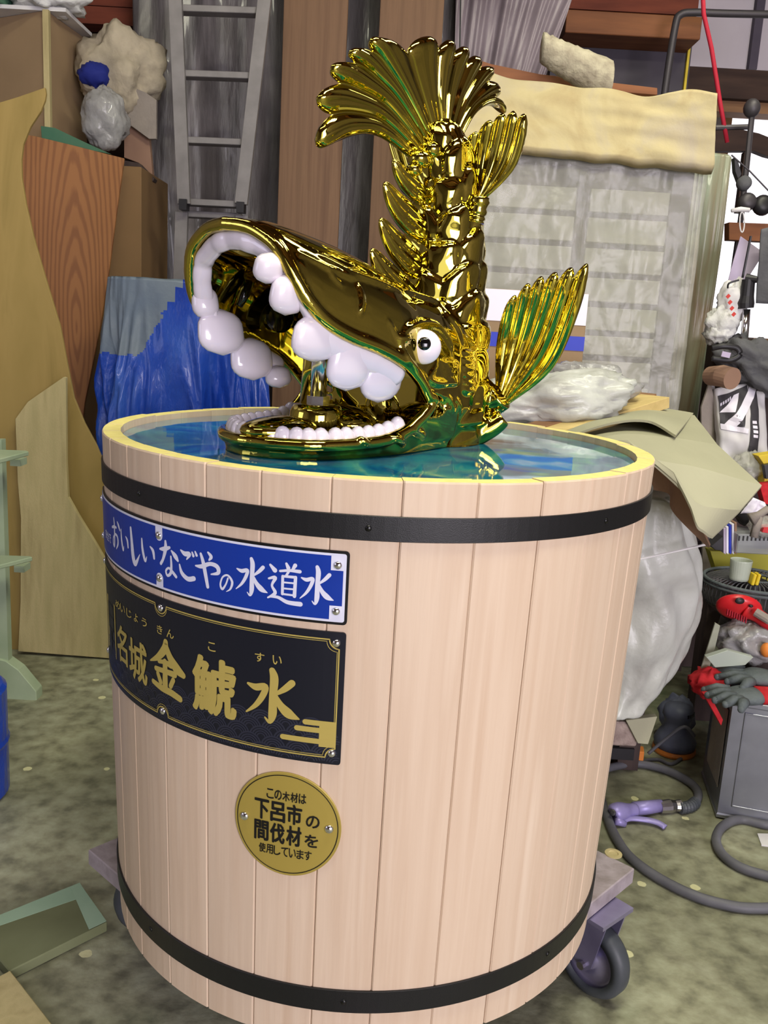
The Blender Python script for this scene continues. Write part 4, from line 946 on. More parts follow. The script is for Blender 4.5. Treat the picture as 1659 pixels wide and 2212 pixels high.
# blue tarp over a crate
def tarp():
    Y = 3.14; b = MB(); ztop = zat(390, 600, Y); xc = xat(375, 800, Y); rings = []; NT = 440
    for i in range(190):
        v = max(0, i-7)/182+min(i, 7)/1e4; z = ztop*(1-v)+.002*v if i > 7 else ztop-.004*i
        k = [.02, .30, .60, .82, .93, .98, 1, 1.01][i] if i < 8 else 1.01+.16*(v**.8)
        ring = []
        for j in range(NT):
            a = 2*math.pi*j/NT; c, s_ = math.cos(a), math.sin(a)
            x = .262*math.copysign(abs(c)**.55, c)*k; y = .17*math.copysign(abs(s_)**.55, s_)*k
            amp = .046*min(1, v*3.0)+.002
            f = noise.noise(Vector((a*4.2+v*1.2, v*1.5, 1)))*1.3+noise.noise(Vector((a*9+v*2.5, v*3, 4)))*.7+(.4-abs(noise.noise(Vector((a*6-v*3, v*2.2, 9)))))*.9
            n_ = Vector((c, s_, 0)); zz = z+(.012*noise.noise(Vector((x*9, y*9, 3))) if i < 9 else 0)
            xo = .055*(x/.27)*0
            ring.append(Vector((xc+x, Y+.19+y, zz - .035*max(0, (x)/.3)*(1 if i < 9 else 1-v)))+n_*f*amp)
        rings.append(ring)
    b.rings(rings); o = b.build('tarp_covered_crate', [M['tarp'], M['tarp_pale']], smooth=True)
    for p in o.data.polygons:
        c = p.center; 
        p.material_index = 1 if (c.z > ztop-.27-.015*noise.noise(Vector((c.x*30, 0, 1))) and c.x < .03-(ztop-c.z)*.55+.012*noise.noise(Vector((c.z*40, 3, 1)))) else 0
    tag(o, 'crate wrapped in a creased blue tarpaulin with a dusty grey top, behind the tub', 'tarp')
tarp()
# mint stand at the left edge
ms_ = thing('step_stand', 'mint painted wooden stand with two small shelves at the left edge', 'stand', atz(20, 1505, 0))
Ym = atz(60, 1512, 0).y
b = MB(); P = [atz(-60, 1502, .001), atz(78, 1521, .001), atz(93, 1506, .001), atz(-50, 1488, .001)]; z = .075
pr = [at(-60, 1410, Ym), at(12, 1428, Ym), at(40, 1448, Ym), at(78, 1494, Ym), at(79, 1519, Ym), at(-60, 1505, Ym)]
b.prism(pr, (0, .05, 0)); b.build('foot', M['mint'], ms_, bevel=.002)
b = MB(); b.prism([at(-14, 950, Ym+.01), at(3, 950, Ym+.01), at(18, 1432, Ym+.01), at(0, 1432, Ym+.01)], (0, .03, 0)); b.build('upright', M['mint'], ms_)
for y0, xe in ((975, 62), (1203, 70)):
    zz = zat(xe, y0, Ym-.06); b = MB(); b.prism([at(xe, y0, Ym-.06), atz(-60, y0+26+6, zz), atz(-60, y0-6, zz), atz(xe-4, y0-2, zz)], (0, 0, -.013)); b.build('shelf', M['mint'], ms_, bevel=.002)
    b = MB(); b.box(at(xe-22, y0+22, Ym-.0), (.03, .05, .02)); b.build('bracket', M['mint'], ms_)
b = MB(); yb = 2.05; xx = xat(7, 1600, yb); hz = zat(7, 1492, yb)
b.lathe((xx-.15, yb, .001), [(.14, 0), (.15, .01), (.15, hz*.5-.01), (.154, hz*.5), (.15, hz*.5+.01), (.15, hz-.01), (.14, hz)], 40); tag(b.build('blue_drum', M['tarp'], smooth=False), 'blue drum just showing at the left edge of the floor', 'drum')

# ------------------------------------------------------------------ right side: the wrapped rack
YR = 3.0
xl, xr_ = xat(1030, 600, YR), xat(1478, 600, YR)
rk = thing('slatted_rack', 'tall rack of pale boards wrapped in milky plastic, behind the big fins', 'rack', ((xl+xr_)/2, YR+.1, 0))
b = MB(); b.box(((xl+xr_)/2, YR+.16, .87), (xr_-xl, .26, 1.74)); b.build('cabinet_body', M['slat_gap'], rk)
ys = [398, 461, 527, 591, 655, 717, 771, 826, 890, 960, 1030]
xm0, xm1 = xat(1232, 600, YR), xat(1258, 600, YR); xe = xat(1432, 600, YR)
for y0, y1 in zip(ys, ys[1:]):
    za, zb_ = zat(1240, y0+6, YR), zat(1240, y1-7, YR)
    for x0, x1 in ((xl+.01, xm0-.003), (xm1+.003, xe-.004)):
        b = MB(); b.box(((x0+x1)/2, YR+.018, (za+zb_)/2), (x1-x0, .016, za-zb_)); b.build('slat', M['slat_pale'], rk, bevel=.002)
for x0, x1 in ((xm0+.002, xm0+.012), (xm1-.012, xm1-.002), (xe, xe+.02)):
    b = MB(); b.box(((x0+x1)/2, YR+.02, .87), (x1-x0, .022, 1.72)); b.build('stile', M['slat_gap'], rk)
def wr(u, v): return (0, .010*noise.noise(Vector((u*9, v*14, 5)))+.006*noise.noise(Vector((u*25, v*30, 2))), 0)
b = MB(); sheet(b, [Vector((xl-.02, YR-.012, 1.76)), Vector((xr_+.03, YR-.012, 1.76)), Vector((xr_+.03, YR-.012, .03)), Vector((xl-.02, YR-.012, .03))], 60, 90, wr, .002)
b.build('plastic_wrap', M['rack_film'], rk, smooth=True)
# taller covered stack beside it
M['stack_film'] = material('grey green draped film', [(150, 148, 128), (128, 112, 88), (142, 152, 132), (168, 166, 150)], .35, scale=2.2, stretch=(5, 1, .5), detail=4, dist=.5, bump=.4, bscale=5, bstretch=(5, 2, .6), coat=.15, spread=(.3, .7))
def covered():
    b = MB(); xa, xb = xat(1475, 600, 3.33), xat(1560, 600, 3.33); ztop = zat(1560, 318, 3.33); rings = []; NT = 140
    for i in range(50):
        v = i/49; z = ztop*(1-v)+.002*v if i > 5 else ztop-.006*i; k = [.1, .5, .8, .92, .98, 1][i] if i < 6 else 1-.06*v+.03*math.sin(v*9)
        ring = []
        for j in range(NT):
            a = 2*math.pi*j/NT; c, s_ = math.cos(a), math.sin(a); x = (xb-xa)/2*math.copysign(abs(c)**.5, c)*k; y = .20*math.copysign(abs(s_)**.5, s_)*k
            f = noise.noise(Vector((a*5, v*1.6, 11)))+.5*noise.noise(Vector((a*11+v, v*2, 14)))
            ring.append(Vector(((xa+xb)/2+x-.01*v, 3.53+y, z))+Vector((c, s_, 0))*f*.022*min(1, v*6+.1))
        rings.append(ring)
    b.rings(rings); tag(b.build('draped_stack', M['stack_film'], smooth=True), 'tall narrow stack draped in grey green film, right of the wrapped rack', 'plastic film')
covered()
# board and cloth on top of the rack
ztop = 1.762
rb = MB(); YT = 2.97
tag(board('shelf_board', [(1030, 128), (1060, 138), (1165, 160), (1420, 190), (1420, 205), (1165, 185), (1030, 158)], 3.2, .25, M['beam']), 'orange brown board under the foam roll above the rack', 'board')
def cloth():
    b = MB(); YF = YR-.055
    TL, TR, BR, BL = at(1062, 150, YF+.12), at(1549, 208, YF), at(1540, 362, YF), at(985, 305, YF)
    def fn(u, v):
        dz = .012*noise.noise(Vector((u*6, v*5, 3))); top = (1-v)**6*(.022*math.sin(u*math.pi*1.0+.4)*-1+.02*noise.noise(Vector((u*5, 1, 2))))
        low_ = v**8*.012*noise.noise(Vector((u*12, 0, 8)))
        return (0, dz-.012*v, top+low_)
    sheet(b, [TL, TR, BR, BL], 90, 30, fn, .035); tag(b.build('cream_cloth', M['sponge'], smooth=True), 'stained cream cloth pad hanging over the top of the wrapped rack', 'cloth')
cloth()
b = MB(); pbox(b, 1120, 232, 1535, 340, 3.04, .22); tag(b.build('packing_case', M['foam']), 'packing case under the cream cloth on the wrapped rack', 'case')
P = [at(1172, 88, 3.12), at(1205, 108, 3.12), at(1250, 130, 3.12), at(1318, 162, 3.12)]
b = MB(); rings = []
for i, p in enumerate(catmull(P, 8)):
    r1 = .045+.018*(i/24)+.006*noise.noise(Vector((i*.7, 1, 1))); rings.append([p+Vector((0, math.cos(2*math.pi*k/18)*r1, math.sin(2*math.pi*k/18)*r1*(1+.1*noise.noise(Vector((k, i*.4, 2))))))-Vector((.0, 0, .02)) for k in range(18)])
b.rings(rings); tag(b.build('foam_roll', M['foam'], smooth=True), 'mottled pale foam roll lying tilted above the cream cloth', 'foam')
# beams, top right
b = MB(); pbox(b, 1225, -60, 1512, 26, 4.45, .15); tag(b.build('roof_beam', M['red_beam']), 'reddish beam at the top right, above the orange brown one', 'beam')
b = MB(); pbox(b, 1222, 28, 1516, 78, 4.35, .2); tag(b.build('roof_beam', M['beam'], bevel=.003), 'orange brown beam at the top right', 'beam')
b = MB(); pbox(b, 1180, 78, 1478, 420, 4.55, .06); struct(b.build('trim_2', M['slate']))
b = MB(); pbox(b, 1470, 82, 1475, 420, 4.53, .02); tag(b.build('yellow_strip', M['yellow']), 'thin yellow strip on the right edge of the slate panel', 'strip')
b = MB(); b.tube(catmull([at(1700, 32, 4.2), at(1560, 29, 4.2), at(1500, 27, 4.2), at(1470, 32, 4.2), at(1458, 60, 4.2), at(1436, 200, 4.2), at(1420, 330, 4.2)], 6), .016, 10); tag(b.build('bent_pipe', M['pipe'], smooth=True), 'dark grey pipe bending down at the top right', 'pipe')
b = MB(); pbox(b, 1475, -80, 1760, 150, 4.9, .06); struct(b.build('trim_1', material('pale lilac panel', [(186, 176, 188), (204, 196, 206)], .7, scale=2)))
b = MB(); pbox(b, 1632, -80, 1650, 150, 4.86, .04); tag(b.build('panel_post', M['slat_gap']), 'grey post in front of the pale lilac panel', 'post')
b = MB(); pbox(b, 1460, 150, 1760, 214, 4.7, .1); tag(b.build('roof_beam', M['dark_beam']), 'dark brown beam under the pale lilac panel', 'beam')
b = MB(); pbox(b, 1540, 219, 1760, 246, 4.75, .12); tag(b.build('roof_beam', M['brown_wood']), 'light brown beam just above the bright window', 'beam')
tag(board('arched_board', [(1540, 280), (1600, 279), (1640, 288), (1720, 320), (1720, 352), (1655, 336), (1630, 326), (1540, 326)], 4.6, .05, M['dark_beam']), 'dark brown arched board crossing the bright window', 'board')
b = MB(); b.tube([at(1516, -60, 3.6), at(1520, 30, 3.6), at(1537, 105, 3.6), at(1556, 225, 3.6), at(1571, 308, 3.6)], .0085, 8); tag(b.build('red_rope', M['rope'], smooth=True), 'red rope hanging down at the top right', 'rope')
b = MB(); p_ = at(1604, 445, 3.5); b.tube([at(1625, 244, 3.5), p_, Vector((p_.x-.02, 3.5, .001))], .011, 8); b2 = tag(b.build('stand_pole', M['pipe']), 'dark pole with a round head in front of the window', 'pole')
q = MB(); q.ball(at(1624, 234, 3.5), (.030, .03, .034), 16); h_ = q.build('round_head', M['pipe'], smooth=True); h_.parent = b2; h_.location = Vector(h_.location)-Vector(b2.location)
b = MB(); b.tube([at(1545, 276, 3.6), at(1622, 274, 3.6)], .010, 8); tag(b.build('cross_rod', M['pipe']), 'dark horizontal rod beside the round headed pole', 'rod')
b = MB(); pbox(b, 1600, 328, 1612, 460, 4.6, .04); tag(b.build('window_post', M['dark_beam']), 'dark upright bar across the bright window', 'bar')
b = MB(); b.tube([at(1580, 335, 3.4), at(1618, 368, 3.4), at(1660, 412, 3.4)], .003, 6); tag(b.build('thin_wire', M['pipe']), 'thin wire sloping across the bright window', 'wire')
# window_1: frame in the back wall opening
b = MB(); wx0, wx1, wz0, wz1 = 1.7, 3.1, 1.2, 2.5
for c_, d_ in (((wx0+.03, 5.25, (wz0+wz1)/2), (.06, .08, wz1-wz0)), ((wx1-.03, 5.25, (wz0+wz1)/2), (.06, .08, wz1-wz0)), (((wx0+wx1)/2, 5.25, wz0+.03), (wx1-wx0, .08, .06)), (((wx0+wx1)/2, 5.25, wz1-.03), (wx1-wx0, .08, .06)), ((2.4, 5.25, (wz0+wz1)/2), (.05, .06, wz1-wz0))): b.box(c_, d_)
struct(b.build('window_1', M['brown_wood']))

# ------------------------------------------------------------------ bench behind the tub and what lies on it
zbn = .93
bench = thing('bench', 'plain wooden bench behind the tub, mostly covered by cardboard', 'bench', (.55, 2.5, 0))
b = MB(); b.box((.47, 2.62, zbn-.02), (.62, .48, .04)); b.build('bench_top', M['brown_wood'], bench, bevel=.002)
for x in (.20, .74):
    for y in (2.42, 2.82): b = MB(); b.box((x, y, (zbn-.04)/2), (.06, .06, zbn-.041)); b.build('leg', M['dark_wood'], bench)
# cardboard box with white label and blue tape
YB = 2.62; x0, x1 = xat(1030, 800, YB), xat(1256, 800, YB); zt_ = zat(1150, 628, YB)
cb = thing('cardboard_box', 'brown cardboard box with white label and blue tape behind the large fin', 'box', ((x0+x1)/2, YB+.1, zbn))
b = MB(); b.box(((x0+x1)/2, YB+.1, (zt_+zbn+.001)/2), (x1-x0, .2, zt_-zbn-.001)); b.build('carton', M['card'], cb, bevel=.002)
b = MB(); za = zat(1150, 698, YB); b.box(((x0+x1)/2, YB-.0015, (zt_+za)/2), (x1-x0-.002, .002, zt_-za-.002)); b.build('label', M['white'], cb)
b = MB(); za, zc = zat(1230, 726, YB), zat(1230, 757, YB); b.box(((x0+x1)/2+.001, YB-.0015, (za+zc)/2), (x1-x0-.002, .002, za-zc)); b.build('tape', M['blue_tape'], cb)
# lumber
def beamlum(p, q, w, h, name, mat, lab, cat):
    b = MB(); p, q = Vector(p), Vector(q); t = q-p; rot = t.to_track_quat('X', 'Z').to_matrix(); b.box((p+q)/2, (t.length, w, h), rot); return tag(b.build(name, mat, bevel=.001), lab, cat)
zl = zat(1300, 925, 2.20)
beamlum(at(1130, 955, 2.14), at(1415, 866, 2.50), .09, .030, 'timber', M['tan'], 'pale yellow timber batten lying across the cardboard behind the tub', 'timber')
beamlum(at(1130, 935, 2.2), at(1398, 857, 2.56), .06, .022, 'timber', M['brown_wood'], 'reddish brown batten lying behind the pale yellow batten', 'timber')
b = MB(); c = at(1195, 864, 2.34); crumple(b, c, (.20, .10, .072), .30, 1.7, 21, 72, Matrix.Rotation(math.radians(-8), 3, 'Y')); tag(b.build('plastic_bag', M['bag_grey'], smooth=True), 'grey wrapped bundle in crinkled plastic right behind the tub', 'bag')
b = MB(); c = at(1258, 838, 2.46); crumple(b, c, (.135, .08, .065), .34, 1.9, 25, 64); tag(b.build('plastic_bag', M['bag'], smooth=True), 'milky crumpled plastic bag between the large fin and the batten', 'bag')
# folded cardboard sheets
def bent(name, mat, pathfn, label):
    b = MB(); g = pathfn(); rings = []
    n = [Vector((0, 0, -.005))]*len(g[0]); b.rings([row+[p+Vector((0, .003, -.006)) for p in row[::-1]] for row in g], caps=False)
    for row in (g[0], g[-1]):
        w = len(row); b.add(row+[p+Vector((0, .003, -.006)) for p in row], [(i, i+1, w+i+1, w+i) for i in range(w-1)])
    return tag(b.build(name, mat, smooth=False), label, 'cardboard')
def lerp_rows(rows, nu=24, amp=.003, seed=0):
    """rows: list of lists of (x, y, Y) picture points; each row a curve, rows joined"""
    R = [catmull([at(*p) for p in r], 8) for r in rows]; m = min(len(r) for r in R); out = []
    for a, c in zip(R, R[1:]):
        for i in range(nu if a is not R[-2] else nu+1):
            t = i/nu; out.append([a[j].lerp(c[j], t)+Vector((0, 0, amp*noise.noise(Vector((j*.15, (len(out))*.1, seed))))) for j in range(m)])
    return out
bent('cardboard_sheet', M['card_pale'], lambda: lerp_rows([[(1190, 925, 2.30), (1300, 890, 2.42), (1400, 878, 2.5), (1498, 893, 2.55)], [(1225, 945, 2.06), (1320, 912, 2.14), (1400, 908, 2.16), (1460, 940, 2.1), (1519, 952, 2.05)][:4]], 14), 'pale folded cardboard sheet lying uppermost behind the tub')
bent('cardboard_sheet', M['card_pale'], lambda: lerp_rows([[(1180, 955, 2.22), (1260, 925, 2.35), (1380, 900, 2.46), (1500, 896, 2.5)], [(1250, 958, 2.0), (1340, 938, 2.06), (1450, 945, 2.12), (1550, 960, 2.2)], [(1355, 950, 1.96), (1400, 985, 1.93), (1500, 1010, 1.96), (1646, 1046, 2.02)], [(1455, 1020, 1.90), (1500, 1080, 1.88), (1560, 1100, 1.9), (1600, 1100, 1.95)], [(1490, 1090, 1.87), (1505, 1130, 1.86), (1525, 1150, 1.87), (1540, 1160, 1.89)]][:5], 10, .004, 5), 'large pale cardboard sheet bending down over the bench edge')
bent('cardboard_sheet', M['card_dark'], lambda: lerp_rows([[(1395, 985, 2.03), (1440, 1010, 2.0), (1480, 1060, 1.96), (1535, 1176, 1.95)], [(1395, 1050, 2.04), (1445, 1062, 2.02), (1455, 1100, 2.0), (1532, 1180, 1.98)]], 12, .002, 9), 'reddish brown cardboard flap hanging beside the tub rim')
# big plastic covered bundle hanging down to the floor
def bundle():
    b = MB(); prof = [(1100, 1250, 1520), (1180, 1250, 1536), (1240, 1250, 1552), (1300, 1250, 1558), (1360, 1250, 1545), (1420, 1248, 1520), (1480, 1245, 1482), (1530, 1250, 1440), (1556, 1262, 1412)]
    Yb = 2.06; rings = []; P = []
    for y, xa, xb in prof: P.append((at(xa, y, Yb).x, at(xb, y, Yb).x, zat((xa+xb)/2, y, Yb)))
    P = catmull([Vector(p) for p in P], 6)
    P = [Vector((P[0].x+.05, P[0].y-.05, P[0].z+.02))] + P
    for i, p in enumerate(P):
        ring = []; cx = (p.x+p.y)/2; rx = (p.y-p.x)/2; k = .125
        for j in range(90):
            a = 2*math.pi*j/90; f = noise.noise(Vector((math.cos(a)*2.2, math.sin(a)*2.2, i*.09)))*.022+.010*noise.noise(Vector((a*5, i*.16, 6)))
            ring.append(Vector((cx+math.cos(a)*(rx+f), Yb+.13+math.sin(a)*(k+f), p.z)))
        rings.append(ring)
    b.rings(rings); o = tag(b.build('plastic_bundle', M['bag_grey'], smooth=True), 'big rounded bundle covered in cloudy grey plastic, right of the tub', 'bundle')
    c1 = [at(x, y, 2.02) for x, y in ((1380, 1208), (1450, 1193), (1530, 1175))]
    q = MB(); q.tube(catmull(c1, 5), .0028, 6); s_ = q.build('seam', M['paper']); s_.parent = o; s_.location = Vector(s_.location)-Vector(o.location)
bundle()
zf = zat(1360, 1556, 2.2)
b = MB(); pbox(b, 1295, 1560, 1378, 1612, 2.16, .12); c_ = tag(b.build('stone_block', M['concrete_block'], bevel=.004), 'rough speckled block under the plastic bundle', 'block')
tag(board('card_piece', [(1352, 1556), (1420, 1548), (1400, 1608), (1378, 1606)], 2.15, .02, M['card_pale']), 'cream cardboard corner under the plastic bundle', 'cardboard')
b = MB(); b.prism([atz(1300, 1615, .05), atz(1392, 1625, .05), atz(1390, 1612, .05), atz(1310, 1600, .05)], (0, 0, -.03)); tag(b.build('orange_batten', M['orange'], bevel=.002), 'short orange batten on the floor right of the tub', 'timber')
b = MB(); pbox(b, 1270, 1616, 1370, 1640, 2.38, .2); tag(b.build('dark_case', M['dark']), 'low dark case under the plastic bundle', 'case')

# ------------------------------------------------------------------ sanders on the floor
def sander(px, py, label, sc_=1.0, yaw=0):
    c = atz(px, py, 0); t = thing('sander', label, 'sander', c)
    b = MB(); b.lathe(c+Vector((0, 0, .001)), [(.062*sc_, 0), (.064*sc_, .006), (.062*sc_, .016)], 32); b.build('base_pad', M['orange'], t)
    b = MB(); b.lathe(c+Vector((0, 0, .018)), [(.060*sc_, 0), (.062*sc_, .02), (.050*sc_, .045), (.04*sc_, .06), (.038*sc_, .085), (.046*sc_, .10), (.042*sc_, .125), (.02*sc_, .135)], 32); b.build('housing', M['grey_blue'], t, smooth=True)
    for k_ in range(5): b = MB(); a = yaw+k_*.22; d = Vector((math.cos(a), math.sin(a), 0)); b.box(c+d*.041*sc_+Vector((0, 0, .128)), (.008, .006, .012), Matrix.Rotation(a, 3, 'Z')); b.build('vent', M['dark'], t)
M['grey_blue'] = material('slate blue plastic', [(84, 88, 112), (112, 118, 136)], .5, scale=20)
sander(1455, 1622, 'slate blue sander with an orange pad on the floor, foremost', 1.0, -1.2)
b = MB(); c = at(1462, 1545, 2.62); crumple(b, c, (.05, .06, .06), .3, 2.5, 30, 30); tag(b.build('power_tool', M['grey_blue'], smooth=True), 'slate grey tool housing above the orange padded sander', 'tool')
for i, pts in enumerate((((1400, 1628), (1440, 1595), (1478, 1570), (1500, 1590)), ((1380, 1645), (1420, 1640), (1450, 1650), (1480, 1632)))):
    b = MB(); b.tube(catmull([at(x, y, 2.42) if i == 0 else atz(x, y, .006) for x, y in pts], 6), .005, 8); tag(b.build('extension_cord', M['hose'], smooth=True), ('grey cord looped over the orange padded sander', 'dark cord lying in front of the orange padded sander')[i], 'cord')
# ------------------------------------------------------------------ hose and spray nozzle
def hose(pts, label, r=.0115):
    b = MB(); b.tube(catmull([atz(x, y, r+.0005) for x, y in pts], 8), r, 12); return tag(b.build('rubber_hose', M['hose'], smooth=True), label, 'hose')
h1 = hose([(1290, 1668), (1330, 1655), (1380, 1650), (1440, 1664), (1490, 1690), (1508, 1712), (1503, 1732), (1488, 1745)], 'grey hose loop ending at the lavender spray nozzle')
hose([(1290, 1700), (1312, 1765), (1330, 1808), (1362, 1852), (1420, 1895), (1500, 1935), (1580, 1957), (1640, 1962), (1720, 1958)], 'long grey hose sweeping right from the tub across the floor')
hose([(1720, 1778), (1660, 1782), (1600, 1770), (1562, 1784), (1547, 1812), (1560, 1845), (1600, 1874), (1660, 1893), (1730, 1912)], 'grey hose coil in front of the steel can')
nz = thing('spray_nozzle', 'lavender spray nozzle with a lever lying on the floor', 'nozzle', atz(1390, 1765, 0))
def fp(x, y, z): return atz(x, y, z)
b = MB(); P = catmull([fp(1502, 1733, .012), fp(1490, 1742, .014), fp(1468, 1746, .016)], 8); b.tube(P, [.014+.0022*(i % 2) for i in range(len(P))], 14); b.build('ribbed_sleeve', M['rubber'], nz)
b = MB(); b.tube([fp(1470, 1741, .017), fp(1458, 1741, .017), fp(1446, 1742, .017), fp(1424, 1744, .018)], [.017, .015, .019, .017], 12); b.build('coupling', M['steel'], nz)
b = MB(); b.tube([fp(1428, 1740, .02), fp(1400, 1744, .02), fp(1370, 1748, .02)], [.016, .018, .019], 14); b.build('grip', M['lavender'], nz, smooth=True)
b = MB(); b.tube(catmull([fp(1372, 1750, .02), fp(1350, 1752, .024), fp(1333, 1755, .028), fp(1324, 1760, .024)], 4), [.018, .018, .018, .019, .021, .023, .024, .025, .025, .025, .024, .022, .018], 14); b.build('head', M['lavender'], nz, smooth=True)
b = MB(); b.lathe(fp(1325, 1757, .03), [(.008, 0), (.008, .022), (.004, .023)], 14, (-.3, -.7, .5)); b.build('outlet', M['dark'], nz)
b = MB(); P = catmull([fp(1340, 1775, .012), fp(1360, 1768, .014), (fp(1395, 1771, .012)), fp(1420, 1777, .012), fp(1437, 1787, .009)], 5); b.tube(P, [(.006, .010)]*len(P), 10, up=(0, 0, 1)); b.build('lever', M['lavender'], nz, smooth=True)
b = MB(); b.tube([fp(1330, 1772, .02), fp(1350, 1780, .008)], [.012, .008], 10); b.build('guard', M['lavender'], nz, smooth=True)
b = MB(); b.prism([atz(1636, 1800, .004), atz(1670, 1801, .004), atz(1672, 1828, .004), atz(1645, 1825, .004)], (0, 0, -.0035)); tag(b.build('paper_scrap', M['paper']), 'small white scrap on the floor inside the hose coil', 'paper')

# ------------------------------------------------------------------ steel can and gloves
K0 = atz(1546, 1768, 0); K1 = atz(1506, 1652, 0); K3 = atz(1690, 1796, 0); hz = zat(1562, 1512, K0.y)
K0.z = K1.z = K3.z = .001
can = thing('square_can', 'dented square steel can on the floor with a grey label', 'can', (K0+K3)/2)
d1, d3 = (K1-K0).normalized(), (K3-K0).normalized(); wL = .238
pl = [K0, K0+d3*wL, K0+d3*wL+d1*wL, K0+d1*wL]
def inset(P, t): c = sum(P, Vector())/4; return [c+(p-c)*(1-t) for p in P]
b = MB(); rings = []
for z, t in ((0, .06), (.004, 0), (.012, 0), (.016, .02), (hz-.016, .02), (hz-.012, 0), (hz-.002, 0), (hz, .02), (hz, .06), (hz-.006, .07)): rings.append([p+Vector((0, 0, z)) for p in inset(pl, t)])
b.rings(rings); b.build('can_body', M['can'], can, bevel=.0)
def face(P0, P1, u0, u1, z0, z1, off, th, mat, name, parent):
    b = MB(); n_ = (P1-P0).cross(Vector((0, 0, 1))).normalized(); q = [P0.lerp(P1, u)+Vector((0, 0, z))+n_*off for u, z in ((u0, z0), (u1, z0), (u1, z1), (u0, z1))]; b.prism(q, n_*th); return b.build(name, mat, parent, bevel=.001)
cen_ = sum(pl, Vector())/4
nn = (pl[3]-pl[0]).cross(Vector((0, 0, 1))); sgn_ = 1 if nn.dot(pl[0]-cen_) > 0 else -1
face(pl[0], pl[3], .12, .80, hz*.22, hz*.88, sgn_*-.0005, sgn_*.0015, M['lilac_paper'] if False else M['rag_grey'], 'label', can)
nn2 = (pl[1]-pl[0]).cross(Vector((0, 0, 1))); s2 = 1 if nn2.dot(pl[0]-cen_) > 0 else -1
for u0, u1, z0, z1 in ((.14, .92, hz*.90, hz*.915), (.14, .155, .04, hz*.9), (.14, .92, .04, .045)): face(pl[0], pl[1], u0, u1, z0, z1, s2*-.002, s2*.003, M['can'], 'pressed_rib', can)
def glove(name, c, yaw, label, fingers, tilt=0, cuff=M['red_cloth']):
    t = thing(name, label, 'glove', c); c = Vector(c); R_ = Matrix.Rotation(yaw, 3, 'Z') @ Matrix.Rotation(tilt, 3, 'Y')
    b = MB(); b.ball(c, (.052, .046, .020), 24, R_)
    for i, (an, L) in enumerate(fingers):
        p0 = c+R_ @ Vector((.030, (-.033+i*.022) if i < 4 else .045, 0)); d = R_ @ Vector((math.cos(an), math.sin(an), -.10)); b.tube([p0, p0+d*L*.5+Vector((0, 0, .006)), p0+d*L], [.0135, .013, .009], 12); b.ball(p0+d*L, (.0095,)*3, 10)
    b.build('palm', M['glove'], t, smooth=True)
    b = MB(); b.tube([c-R_ @ Vector((.03, 0, 0)), c-R_ @ Vector((.075, 0, 0)), c-R_ @ Vector((.11, 0, .004))], [(.020, .040), (.018, .036), (.018, .04)], 20, up=R_ @ Vector((0, 0, 1))); b.build('cuff', cuff, t, smooth=True)
gz = hz+.03
G1 = at(1640, 1462, 2.24)
glove('work_glove', Vector((G1.x, G1.y, G1.z)), math.radians(172), 'grey coated work glove lying uppermost on the steel can', [(-.2, .075), (-.05, .08), (.05, .078), (.2, .06), (.9, .05)], 0)
G2 = at(1612, 1502, 2.16)
glove('work_glove', Vector((G2.x, G2.y, G2.z)), math.radians(188), 'grey work glove with red back beneath the upper glove', [(-.25, .06), (-.08, .065), (.08, .062), (.22, .05), (.9, .04)], 0)
b = MB(); crumple(b, at(1534, 1475, 2.27), (.05, .05, .035), .4, 3, 33, 28); tag(b.build('red_rag', M['red_cloth'], smooth=True), 'crumpled red rag beside the gloves on the steel can', 'rag')
tag(board('red_strap', [(1520, 1500), (1532, 1498), (1562, 1555), (1558, 1568)], 2.17, .02, M['red_cloth']), 'red strap hanging down the left side of the can', 'strap')

# ------------------------------------------------------------------ tool table at the right edge
zt2 = .44
tb = thing('tool_table', 'dark tool table at the right edge under a grey plastic sheet', 'table', (1.3, 2.7, 0))
b = MB(); b.box((1.40, 2.60, zt2-.02), (.70, .48, .04)); b.build('table_top', M['dark_wood'], tb)
for x, y in ((1.085, 2.42), (1.70, 2.42), (1.085, 2.80), (1.70, 2.80)): b = MB(); b.box((x, y, (zt2-.04)/2), (.07, .07, zt2-.041)); b.build('leg', M['dark_wood'], tb)
def gs():
    b = MB(); TL, TR, BR, BL = at(1560, 1318, 2.75), at(1800, 1330, 2.75), at(1800, 1560, 2.30), at(1505, 1490, 2.33)
    sheet(b, [TL, TR, BR, BL], 50, 30, lambda u, v: (0, .02*noise.noise(Vector((u*6, v*3, 1))), .022*noise.noise(Vector((u*5, v*4, 2)))+.018*math.sin(v*3.1)), .004)
    tag(b.build('plastic_sheet', M['grey_sheet'], smooth=True), 'grey green plastic sheet draped over the tool table', 'plastic film')
gs()
tag(board('plastic_sheet_edge', [(1545, 1345), (1556, 1352), (1545, 1400), (1522, 1480), (1512, 1500), (1503, 1480), (1528, 1400)], 2.3, .006, M['grey_sheet']), 'grey green plastic edge hanging at the corner of the tool table', 'plastic film')
b = MB(); crumple(b, at(1620, 1385, 2.34), (.085, .06, .055), .4, 2.2, 41, 50); tag(b.build('plastic_bag', M['bag'], smooth=True), 'see-through bag bulging on the sheet below the red tool', 'bag')
b = MB(); b.ball(at(1656, 1404, 2.27), (.016, .016, .02), 16); tag(b.build('orange_cap', M['orange'], smooth=True), 'small orange cap at the right edge beneath the red tool', 'ball')  # an orange cap, simplified to a round shape
tag(board('clear_pack', [(1526, 1420), (1572, 1405), (1628, 1420), (1610, 1437), (1545, 1442)], 2.25, .02, M['cup']), 'clear plastic pack lying above the grey gloves', 'packet')
